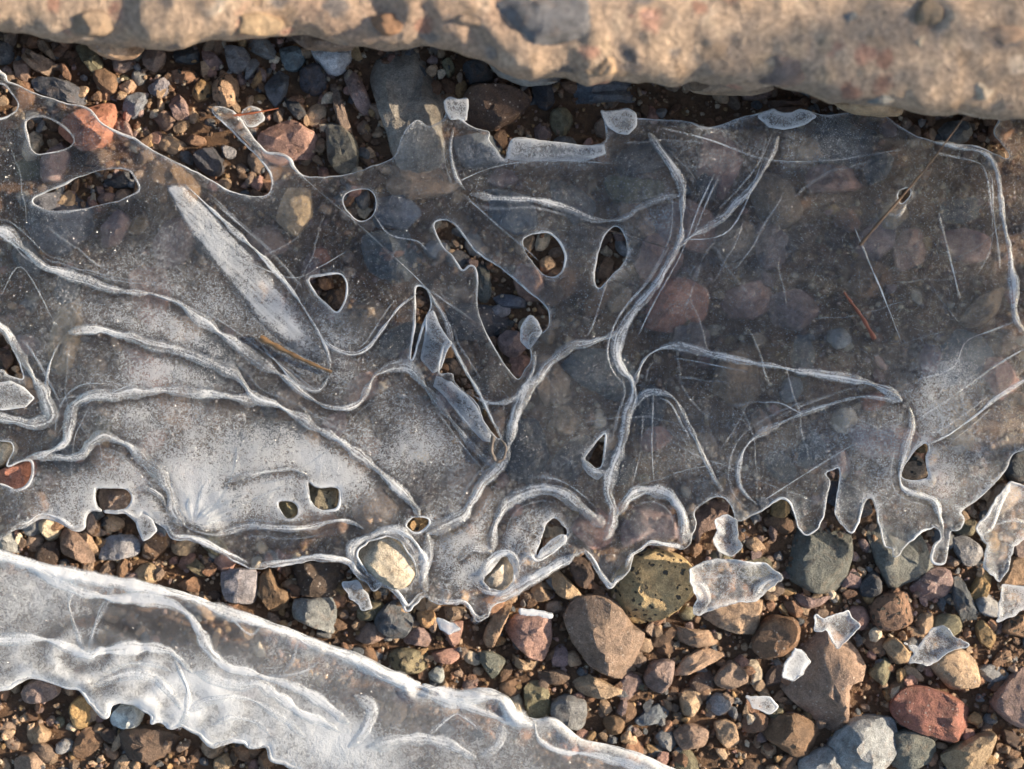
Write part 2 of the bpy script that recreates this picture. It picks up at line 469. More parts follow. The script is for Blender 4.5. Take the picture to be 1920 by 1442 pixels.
def ridge(sheet, parent, p, w, h=None, frost=.8, name='ridge', mat=None, taper=True, seed=0):
    """raised band of whiter ice lying along a line on the sheet"""
    L = resample(smooth_line(pts(p) if isinstance(p, str) else p, 6), max(2.2, min(4, w * .4)))
    m = len(L); na = 13 if w > 6 else 5
    d = np.gradient(L, axis=0); d /= np.hypot(d[:, 0], d[:, 1])[:, None] + 1e-9
    nr = np.c_[-d[:, 1], d[:, 0]]
    s_ = np.arange(m) / max(1, m - 1)
    arc = np.r_[0, np.cumsum(np.hypot(*np.diff(L, axis=0).T))]
    wob = fbm(arc, arc * 0 + seed * 37.7, 45, 3, 50)
    ww = w * .5 * np.clip(1 + 2.4 * wob, .3, 2)
    L = L + nr * (w * .35 * fbm(arc, arc * 0 + seed * 91.3, 30, 2, 53))[:, None]
    if taper: ww = ww * np.clip(np.minimum(s_, 1 - s_) * m / 6 + .25, .25, 1)
    h = (h if h is not None else w * .24) * S
    u = np.linspace(-1, 1, na)
    off = ww[:, None] * u[None, :]
    x = L[:, 0, None] + nr[:, 0, None] * off; y = L[:, 1, None] + nr[:, 1, None] * off
    zc = sheet.top(x, y)
    zz = zc + h * (1 - u[None, :] ** 2) * (.8 + .6 * fbm(x, y, 14, 2, 60)) - .00012
    k = S * (CAM_Z - zz) / CAM_Z
    V = np.stack([(x - 960) * k, -(y - 721) * k, zz], -1).reshape(-1, 3)
    i = np.arange(m - 1)[:, None]; j = np.arange(na - 1)[None, :]
    f = np.stack([i * na + j, (i + 1) * na + j, (i + 1) * na + j + 1, i * na + j + 1], -1).reshape(-1, 4)
    me = mesh_np(name, V, f)
    strand = fbm(np.repeat(u[None, :] * 9 + .6 * np.sin(arc / 37.)[:, None], 1, 0), arc[:, None] / 40 + seed * 3.1 + 0 * u[None, :], 1.3, 2, 64)
    along = .98 + .8 * fbm(arc, arc * 0 + seed * 17.3, 70, 3, 67)
    fr = frost * .86 * along[:, None] * (1 - np.abs(u[None, :]) ** 3) ** .7 + .85 * strand * (1 - np.abs(u[None, :]) ** 4)
    fr = fr * (.45 + .55 * np.clip(np.minimum(s_, 1 - s_) * m / 10, 0, 1))[:, None]
    set_attr(me, 'frost', np.clip(fr, 0, 1.2).ravel())
    return link(name, me, mat or M_RIDGE, parent)

def blobs(x, y, lst):
    r = 0.
    for cx, cyy, rx, ry, rot, st in lst:
        a = math.radians(rot); dx = x - cx; dy = y - cyy
        u = (dx * math.cos(a) + dy * math.sin(a)) / rx; v = (-dx * math.sin(a) + dy * math.cos(a)) / ry
        r = r + st * np.exp(-(u * u + v * v) ** 1.3)
    return r

# ------------------------------------------------------------------ the wide middle ice sheet (traced outline, holes)
OUT_A = pts("-90,120 0,137 12,152 35,160 60,172 110,190 160,203 174,213 190,232 210,243 250,260 300,290 350,315 400,340 430,358 470,368 500,366 511,350 507,325 490,300 465,275 430,240 397,208 412,200 440,212 465,245 495,283 512,287 532,290 546,300 549,312 560,325 576,333 600,332 640,329 700,312 735,297 745,280 755,255 766,237 783,224 800,237 818,232 832,222 838,205 852,215 872,230 890,240 918,247 915,262 930,280 948,298 960,262 1000,263 1050,268 1100,274 1133,268 1138,245 1128,208 1150,215 1195,222 1240,226 1285,227 1330,240 1380,222 1415,215 1450,208 1475,212 1510,207 1540,215 1580,214 1615,207 1650,212 1690,240 1720,258 1740,262 1770,268 1830,275 1865,288 1888,298 1893,290 1880,270 1862,249 1872,230 1890,220 2030,215 2030,800 1920,842 1895,855 1885,880 1860,910 1830,935 1800,960 1808,972 1800,995 1785,992 1778,1005 1775,1053 1748,1050 1752,1022 1765,1012 1756,992 1738,992 1702,1020 1683,1045 1672,1042 1672,1030 1658,1020 1650,985 1640,940 1630,932 1620,940 1613,962 1597,998 1571,975 1568,950 1576,880 1562,880 1548,888 1557,905 1550,930 1545,965 1530,995 1510,1006 1496,990 1488,960 1478,940 1464,934 1448,942 1410,966 1382,976 1376,960 1366,940 1350,932 1330,936 1310,950 1301,965 1306,990 1290,1020 1280,1030 1255,1026 1220,1022 1203,1032 1185,1046 1178,1066 1175,1080 1160,1090 1148,1104 1135,1095 1120,1070 1105,1046 1095,1036 1080,1040 1068,1056 1040,1066 1010,1086 985,1100 965,1116 945,1126 922,1137 915,1155 900,1166 886,1160 878,1142 868,1132 840,1135 812,1128 800,1116 788,1120 765,1146 748,1122 735,1110 718,1100 698,1108 686,1090 665,1076 652,1058 600,1050 560,1055 510,1062 480,1070 465,1064 440,1050 410,1036 390,1026 374,1020 356,1012 325,1010 310,990 290,978 268,960 262,985 250,975 232,962 215,963 172,958 160,975 157,992 135,995 110,978 75,970 55,985 30,990 -90,985")
HOLES_A = [pts(t) for t in (
 "-85,165 0,157 20,172 33,190 33,205 22,215 0,223 -85,240",
 "46,232 52,223 68,218 95,223 120,238 134,252 139,265 128,278 100,287 75,289 62,283 50,260",
 "60,378 75,365 110,350 150,330 190,320 235,317 250,330 262,350 255,362 225,375 190,385 150,393 110,398 80,392",
 "642,375 660,357 690,355 705,373 702,400 683,415 660,407",
 "578,523 600,516 640,515 652,540 645,570 632,587 615,575 590,548",
 "812,424 825,411 850,418 868,440 885,462 912,486 950,510 990,545 1020,570 1030,590 1028,612 1014,626 1000,622 990,640 997,662 994,682 984,692 978,706 970,712 950,690 925,650 905,610 896,575 895,530 891,503 880,499 870,508 862,504 848,480 830,462",
 "980,450 1000,438 1030,437 1050,455 1060,480 1055,505 1040,520 1020,515 1000,495 985,475",
 "1113,520 1118,490 1128,450 1145,428 1160,425 1173,445 1177,475 1165,500 1145,520 1125,540 1117,535",
 "778,541 790,535 803,545 808,570 800,592 785,640 775,675 768,670 775,620 778,580",
 "832,648 845,641 860,670 880,710 905,750 930,800 942,826 925,815 905,785 895,760 872,735 852,716 848,700 826,702 823,690",
 "1095,858 1110,838 1130,815 1136,816 1131,860 1122,880 1105,870",
 "1683,365 1690,355 1705,352 1708,365 1698,377 1688,382",
 "1718,840 1733,828 1742,833 1742,846 1735,860 1740,885 1738,897 1700,901 1689,890 1702,862",
 "180,918 208,915 236,918 247,935 236,952 215,957 184,952",
 "577,903 595,914 632,914 638,935 632,955 605,960 583,940",
 "522,942 545,940 560,955 552,972 530,968",
 "668,1042 690,1016 735,1006 765,1033 783,1072 768,1096 742,1104 700,1082",
 "1003,1042 1020,990 1026,978 1040,970 1056,986 1062,1006 1020,1035",
 "907,1090 922,1068 945,1045 956,1052 966,1075 958,1096 930,1108",
 "760,985 775,970 798,968 806,980 790,998 768,996",
 "-85,600 0,612 20,645 40,690 44,712 15,703 0,692 -85,690",
 "-85,828 10,827 25,842 16,862 0,876 -85,880",
 "-85,893 0,880 53,862 62,876 54,905 30,920 0,907 -85,905",
)]
BLOB_A = [(330, 700, 340, 200, 0, .42), (470, 890, 330, 70, -8, .40), (830, 840, 130, 110, 35, .40), (130, 950, 170, 60, 0, .30),
  (470, 960, 170, 60, 0, .30), (560, 600, 110, 60, 30, .25), (1560, 830, 260, 120, 0, .16), (1770, 740, 110, 70, -30, .32),
  (1420, 470, 200, 150, 0, .08), (1400, 290, 170, 50, 0, .22), (1560, 270, 130, 60, 0, .26), (1760, 910, 120, 90, 0, .26),
  (1240, 850, 110, 130, 0, .22), (1080, 790, 110, 130, 0, .20), (150, 300, 220, 130, 0, -.12), (830, 350, 220, 110, 0, -.10),
  (700, 480, 130, 70, 0, -.08), (1690, 520, 180, 120, 0, -.05), (360, 975, 70, 40, 0, .45), (1245, 395, 50, 50, 0, .25),
  (1670, 410, 40, 40, 0, .30), (1000, 290, 160, 25, 3, .38), (880, 1010, 110, 70, 0, .36), (840, 1090, 140, 60, 0, .36), (1000, 980, 160, 90, 0, .15), (1660, 960, 90, 70, 0, .12), (640, 880, 120, 60, 35, .28)]
# ripple fan at the foot of the left side
def zA(x, y, sd):
    z = .0168 + .0022 * fbm(x, y, 260, 3, 3) + .0015 * fbm(x, y, 70, 4, 8) + .0009 * np.abs(fbm(x, y, 130, 3, 9))
    z = z + .0036 * np.clip((y - 900) / 90, 0, 1) * fbm(x, y, 55, 3, 19)
    z = z - .0022 * np.clip((y - 930) / 150, 0, 1)                       # the lower rim sags onto the gravel
    z = z + .0011 * np.exp(-np.clip(sd, 0, 60) / 5.) * np.clip(fbm(x, y, 90, 2, 21) * 3 + .3, 0, 1)   # lifted edges
    ang = np.arctan2(y - 985, x - 362); rad = np.hypot(x - 362, y - 985)
    z = z + .00012 * np.sin(ang * 13 + 3 * fbm(x, y, 40, 2, 31)) * np.exp(-(rad / 110) ** 2) * np.clip(rad / 25, 0, 1)
    return z
def fA(x, y, sd):
    f = .18 + blobs(x, y, BLOB_A) + .60 * fbm(x, y, 170, 4, 12) + .16 * fbm(x, y, 30, 3, 15)
    f = f + .40 * np.exp(-np.clip(sd, 0, 60) / 6.)
    ang = np.arctan2(y - 985, x - 362); rad = np.hypot(x - 362, y - 985)
    f = f + .04 * np.sin(ang * 19 + 4 * fbm(x, y, 60, 2, 33)) * np.exp(-(rad / 150) ** 2)
    return f
def jagA(x, y):
    k = np.clip((y - 930) / 60, 0, 1) * np.clip((x - 250) / 100, .4, 1)
    return k * (9 * fbm(x, y, 15, 3, 41) + 4 * fbm(x, y, 5, 2, 44)) + 4.5 * fbm(x, y, 32, 3, 46) + 2.2 * fbm(x, y, 9, 2, 47)
SA = Sheet(OUT_A, HOLES_A, 3.2, zA, fA, .0016, jagA)

# ------------------------------------------------------------------ the thick milky sheet, lower left
OUT_B = pts("-110,1005 0,1033 60,1051 130,1071 200,1084 300,1100 390,1129 480,1159 560,1190 640,1218 690,1236 740,1262 800,1285 850,1297 905,1293 932,1299 955,1311 972,1337 1000,1350 1040,1348 1090,1385 1150,1400 1200,1416 1240,1436 1320,1510 620,1520 560,1445 512,1425 500,1398 472,1402 455,1388 420,1392 392,1397 375,1378 355,1366 340,1360 318,1366 298,1352 276,1363 286,1346 270,1331 236,1317 210,1322 200,1346 184,1334 165,1312 150,1292 126,1290 100,1280 60,1270 30,1280 0,1292 -110,1300")
BLOB_B = [(60, 1110, 110, 70, 0, .22), (100, 1240, 170, 45, 0, .18), (330, 1310, 110, 70, 20, .25), (480, 1320, 160, 60, 20, .2), (640, 1400, 140, 60, 20, .3),
  (270, 1170, 120, 45, 0, -.28), (420, 1180, 60, 40, 0, -.2), (760, 1330, 110, 40, 20, -.12), (860, 1400, 60, 40, 0, .1), (1050, 1420, 120, 30, 15, -.1)]
def zB(x, y, sd):
    z = .0195 + .003 * fbm(x, y, 230, 3, 103) + .0012 * fbm(x, y, 60, 3, 108) - .003 * np.clip((y - 1230) / 160, 0, 1) * np.clip((700 - x) / 200, 0, 1)
    z = z + .0022 * np.exp(-((sd - 13) / 11.) ** 2) * np.clip((1270 + .23 * x - y) / 40, 0, 1)
    for (cx, cyy, k) in ((165, 1228, 9.), (355, 1330, 11.)):
        rad = np.hypot(x - cx, (y - cyy) * 1.5)
        z = z + .0004 * np.sin(rad / k + 5 * fbm(x, y, 70, 2, 131)) * np.exp(-(rad / 120) ** 2)
    return z
def fB(x, y, sd):
    f = .44 + blobs(x, y, BLOB_B) + .30 * fbm(x, y, 130, 4, 112) + .16 * fbm(x, y, 30, 3, 115)
    f = f + .45 * np.exp(-np.clip(sd, 0, 60) / 13.)
    for (cx, cyy, k) in ((165, 1228, 9.), (355, 1330, 11.)):
        rad = np.hypot(x - cx, (y - cyy) * 1.5)
        f = f + .16 * np.sin(rad / k + 5 * fbm(x, y, 70, 2, 131)) * np.exp(-(rad / 120) ** 2)
    return f
SB = Sheet(OUT_B, [pts("774,1287 790,1284 795,1294 782,1300")], 3.2, zB, fB, .0026, lambda x, y: np.clip((y - 1255 - .15 * x) / 40, 0, 1) * 8 * fbm(x, y, 14, 3, 141))
def ice_top(px, py):
    """lowest ice underside above a pixel, or None"""
    best = None
    for s in (SA, SB):
        if float(s.inside(px, py)) > 0:
            t = float(s.top(px, py)) - s.thick - .0007
            best = t if best is None else min(best, t)
    return best

# ------------------------------------------------------------------ ground
def axis(lo, hi, step, far):
    a = np.arange(lo, hi + step, step)
    out = [hi + step * 1.6 ** k for k in range(1, 40)]; out = [v for v in out if v < far] + [far]
    neg = [lo - (v - hi) for v in out]
    return np.array(neg[::-1] + list(a) + out)
gxs = axis(-.36, .36, .004, 6.); gys = axis(-.30, .30, .004, 6.)
GX, GY = np.meshgrid(gxs, gys)
def ground_z(x, y):      # metres
    fade = np.clip(1.5 - np.hypot(x, y), 0, 1)
    return .0001 + (.0030 * fbm(x / S, y / S, 150, 3, 201) + .0012 * fbm(x / S, y / S, 40, 3, 205)) * fade
V = np.c_[GX.ravel(), GY.ravel(), ground_z(GX, GY).ravel()]
ny, nx = GX.shape
i = np.arange(ny - 1)[:, None]; j = np.arange(nx - 1)[None, :]
F = np.stack([i * nx + j, i * nx + j + 1, (i + 1) * nx + j + 1, (i + 1) * nx + j], -1).reshape(-1, 4)
tag(link('ground', mesh_np('ground', V, F), M_SOIL), 'damp reddish brown soil beneath the gravel', kind='structure')
def gz_px(px, py):
    return float(ground_z(np.array([(px - 960) * S]), np.array([-(py - 721) * S]))[0])

# ------------------------------------------------------------------ conglomerate boulder along the top edge
LIP = pts("-420,60 -200,75 -100,70 0,62 30,66 60,68 150,80 230,90 330,84 400,80 500,74 580,72 650,82 730,88 800,92 850,95 900,110 940,134 1000,150 1060,145 1100,161 1150,150 1200,155 1250,165 1300,160 1350,168 1400,172 1450,160 1500,170 1560,194 1620,205 1680,210 1740,215 1800,219 1860,222 1920,225 2050,235 2200,225 2400,160")
def lip_y(px): return np.interp(px, LIP[:, 0], LIP[:, 1]) + 14 * fbm(np.asarray(px, float), 0 * np.asarray(px, float) + 5, 42, 4, 311)
bx = np.arange(-420, 2401, 8.)
prof = [(-130, -.012), (-95, .004), (-60, .014), (-30, .022), (-10, .028), (-2, .032), (0, .036), (-4, .041), (-11, .046), (-20, .0495), (-32, .052), (-46, .0535), (-62, .055), (-85, .0562), (-110, .0575), (-140, .0585), (-175, .0595), (-215, .0605), (-260, .062), (-330, .064), (-430, .066), (-600, .067), (-800, .065), (-950, .055), (-1050, .03), (-1080, -.012)]
_pa = np.array(prof) / np.array([1, S]); _arc = np.r_[0, np.cumsum(np.hypot(*np.diff(_pa, axis=0).T))]
_t = np.arange(0, _arc[-1], 9.); _t = np.r_[_t, _arc[-1]]
fineprof = [(float(np.interp(q, _arc, _pa[:, 0])), float(np.interp(q, _arc, _pa[:, 1])) * S, float(q)) for q in _t]
rows = []
for off, z, ar in fineprof:
    y = lip_y(bx) + off
    n1 = fbm(bx, 0 * bx + ar, 170, 4, 301); n2 = fbm(bx, 0 * bx + ar, 80, 5, 305)
    amp = np.clip((z + .005) / .03, 0, 1)
    zz = z + amp * (.011 * n1 + .006 * n2) * (1 if off < -4 else .35)
    yy = y + (22 * n2 + 10 * n1) * (1 if z > .004 else .3)
    k = S * (CAM_Z - zz) / CAM_Z
    rows.append(np.c_[(bx - 960) * k, -(yy - 721) * k, zz])
V = np.concatenate(rows); nx = len(bx); ny = len(rows)
i = np.arange(ny - 1)[:, None]; j = np.arange(nx - 1)[None, :]
F = np.stack([i * nx + j, i * nx + j + 1, (i + 1) * nx + j + 1, (i + 1) * nx + j], -1).reshape(-1, 4)
j = np.arange(nx - 1); F = np.concatenate([F, np.stack([(ny - 1) * nx + j, (ny - 1) * nx + j + 1, j + 1, j], -1)])
boulder = tag(link('boulder', mesh_np('boulder', V, F), M_BOULDER), 'long tan conglomerate boulder with pebbles set in it along the top of the view', 'boulder')
bm = bmesh.new(); bm.from_mesh(boulder.data); be_ = [e for e in bm.edges if e.is_boundary]; bmesh.ops.holes_fill(bm, edges=be_, sides=0); bmesh.ops.recalc_face_normals(bm, faces=bm.faces)
bm.to_mesh(boulder.data); bm.free()
def boulder_z(px, py):
    off = py - float(lip_y(px))
    p = sorted([q for q in prof if q[1] >= .033]); 
    return float(np.interp(off, [q[0] for q in p], [q[1] for q in p]))

# ------------------------------------------------------------------ stones
PAL = {'slate': (.108, .113, .116), 'grey': (.185, .178, .168), 'lgrey': (.29, .28, .265), 'taupe': (.245, .170, .118), 'tan': (.38, .255, .155),
       'brown': (.20, .118, .068), 'dbrown': (.095, .062, .045), 'pink': (.36, .205, .155), 'red': (.25, .100, .070), 'mauve': (.245, .168, .142),
       'cream': (.50, .40, .28), 'olive': (.175, .150, .090), 'dark': (.060, .060, .062), 'ochre': (.33, .205, .095), 'white': (.55, .55, .53),
       'green': (.130, .125, .105), 'blue': (.150, .163, .175), 'yellow': (.46, .33, .155), 'slab': (.27, .235, .19), 'salmon': (.45, .19, .115), 'rust': (.23, .125, .072)}
COLWORD = {'slate': 'dark slate grey', 'grey': 'grey', 'lgrey': 'light grey', 'taupe': 'grey-brown', 'tan': 'tan', 'brown': 'brown', 'dbrown': 'dark brown',
           'pink': 'pinkish', 'red': 'red', 'mauve': 'mauve', 'cream': 'cream', 'olive': 'olive', 'dark': 'blackish', 'ochre': 'ochre', 'white': 'whitish',
           'green': 'grey-green', 'blue': 'bluish grey', 'salmon': 'salmon', 'rust': 'rusty orange'}

def stone_mesh(name, outline, H, seed, angular=.5, flat=.55, base=0., ring_n=11, na=36, under=.45):
    """outline: Nx2 metres about the centre. Rings from a sunk base up to the crown, cut by random facets, roughened."""
    rnd = random.Random(seed)
    L = smooth_line(outline, 5, True)
    d = np.r_[0, np.cumsum(np.hypot(*np.diff(np.r_[L, L[:1]], axis=0).T))]
    LL = np.r_[L, L[:1]]; t = np.linspace(0, d[-1], na, endpoint=False)
    O = np.c_[np.interp(t, d, LL[:, 0]), np.interp(t, d, LL[:, 1])]
    if angular > .3:                      # straighter sides, sharper corners
        Lp = np.r_[outline, outline[:1]]; d2 = np.r_[0, np.cumsum(np.hypot(*np.diff(Lp, axis=0).T))]
        t2 = np.linspace(0, d2[-1], na, endpoint=False)
        O = O * (1 - .6 * angular) + .6 * angular * np.c_[np.interp(t2, d2, Lp[:, 0]), np.interp(t2, d2, Lp[:, 1])]
    R = float(np.sqrt(np.mean((O ** 2).sum(1))))
    V = []
    e = .35 + .5 * (1 - flat)
    up = ring_n; dn = 4
    levels = []
    for k in range(dn): 
        ph = -math.pi / 2 * (1 - k / dn) * .95
        levels.append((max(.15, math.cos(ph) ** .6), under * H * -abs(math.sin(ph)) ** .8))
    for k in range(up):
        ph = math.pi / 2 * (k / up) ** .9
        levels.append((math.cos(ph) ** e, H * math.sin(ph) ** (e * 1.25)))
    tx, ty = rnd.uniform(-.28, .28), rnd.uniform(-.28, .28)
    facets = []
    for _ in range(int(4 + 7 * angular)):
        a = rnd.uniform(0, 2 * math.pi); tilt = rnd.uniform(.25, 1.0)
        nrm = Vector((math.cos(a) * math.sin(tilt), math.sin(a) * math.sin(tilt), math.cos(tilt)))
        reach = R * math.sin(tilt) * rnd.uniform(.35, .75) + H * math.cos(tilt) * rnd.uniform(.55, .95)
        facets.append((nrm, reach))
    off = Vector((seed * 1.37 % 50, seed * 2.11 % 50, seed * .73 % 50))
    amp = R * .085
    for s_, z in levels:
        for p in O:
            x, y = p * s_
            zz = z
            if z > 0: zz = z * (1 + tx * x / R + ty * y / R)
            for nrm, rc in facets:
                if zz > 0 and nrm.x * x + nrm.y * y + nrm.z * zz > rc:
                    zz = max(0., (rc - nrm.x * x - nrm.y * y) / nrm.z)
            q = Vector((x, y, zz)) / R
            dv = mnoise.noise_vector(q * 1.9 + off) * amp + mnoise.noise_vector(q * 4.7 + off) * amp * .7 + mnoise.noise_vector(q * 11. + off) * amp * .38
            V.append((x + dv.x * .6, y + dv.y * .6, zz + dv.z * (.75 if z > 0 else .2)))
    n = na; faces = []
    for r in range(len(levels) - 1):
        for k in range(n):
            faces.append((r * n + k, r * n + (k + 1) % n, (r + 1) * n + (k + 1) % n, (r + 1) * n + k))
    top = (len(levels) - 1) * n
    c = np.mean(V[top:], 0); V.append(tuple(c)); ci = len(V) - 1
    faces += [(top + k, top + (k + 1) % n, ci) for k in range(n)]
    faces.append(tuple(range(n - 1, -1, -1)))
    V = [(x, y, z + base) for x, y, z in V]
    me = bpy.data.meshes.new(name); me.from_pydata(V, [], faces)
    for p in me.polygons: p.use_smooth = True
    me.set_sharp_from_angle(angle=math.radians(30))
    me.update()
    return me

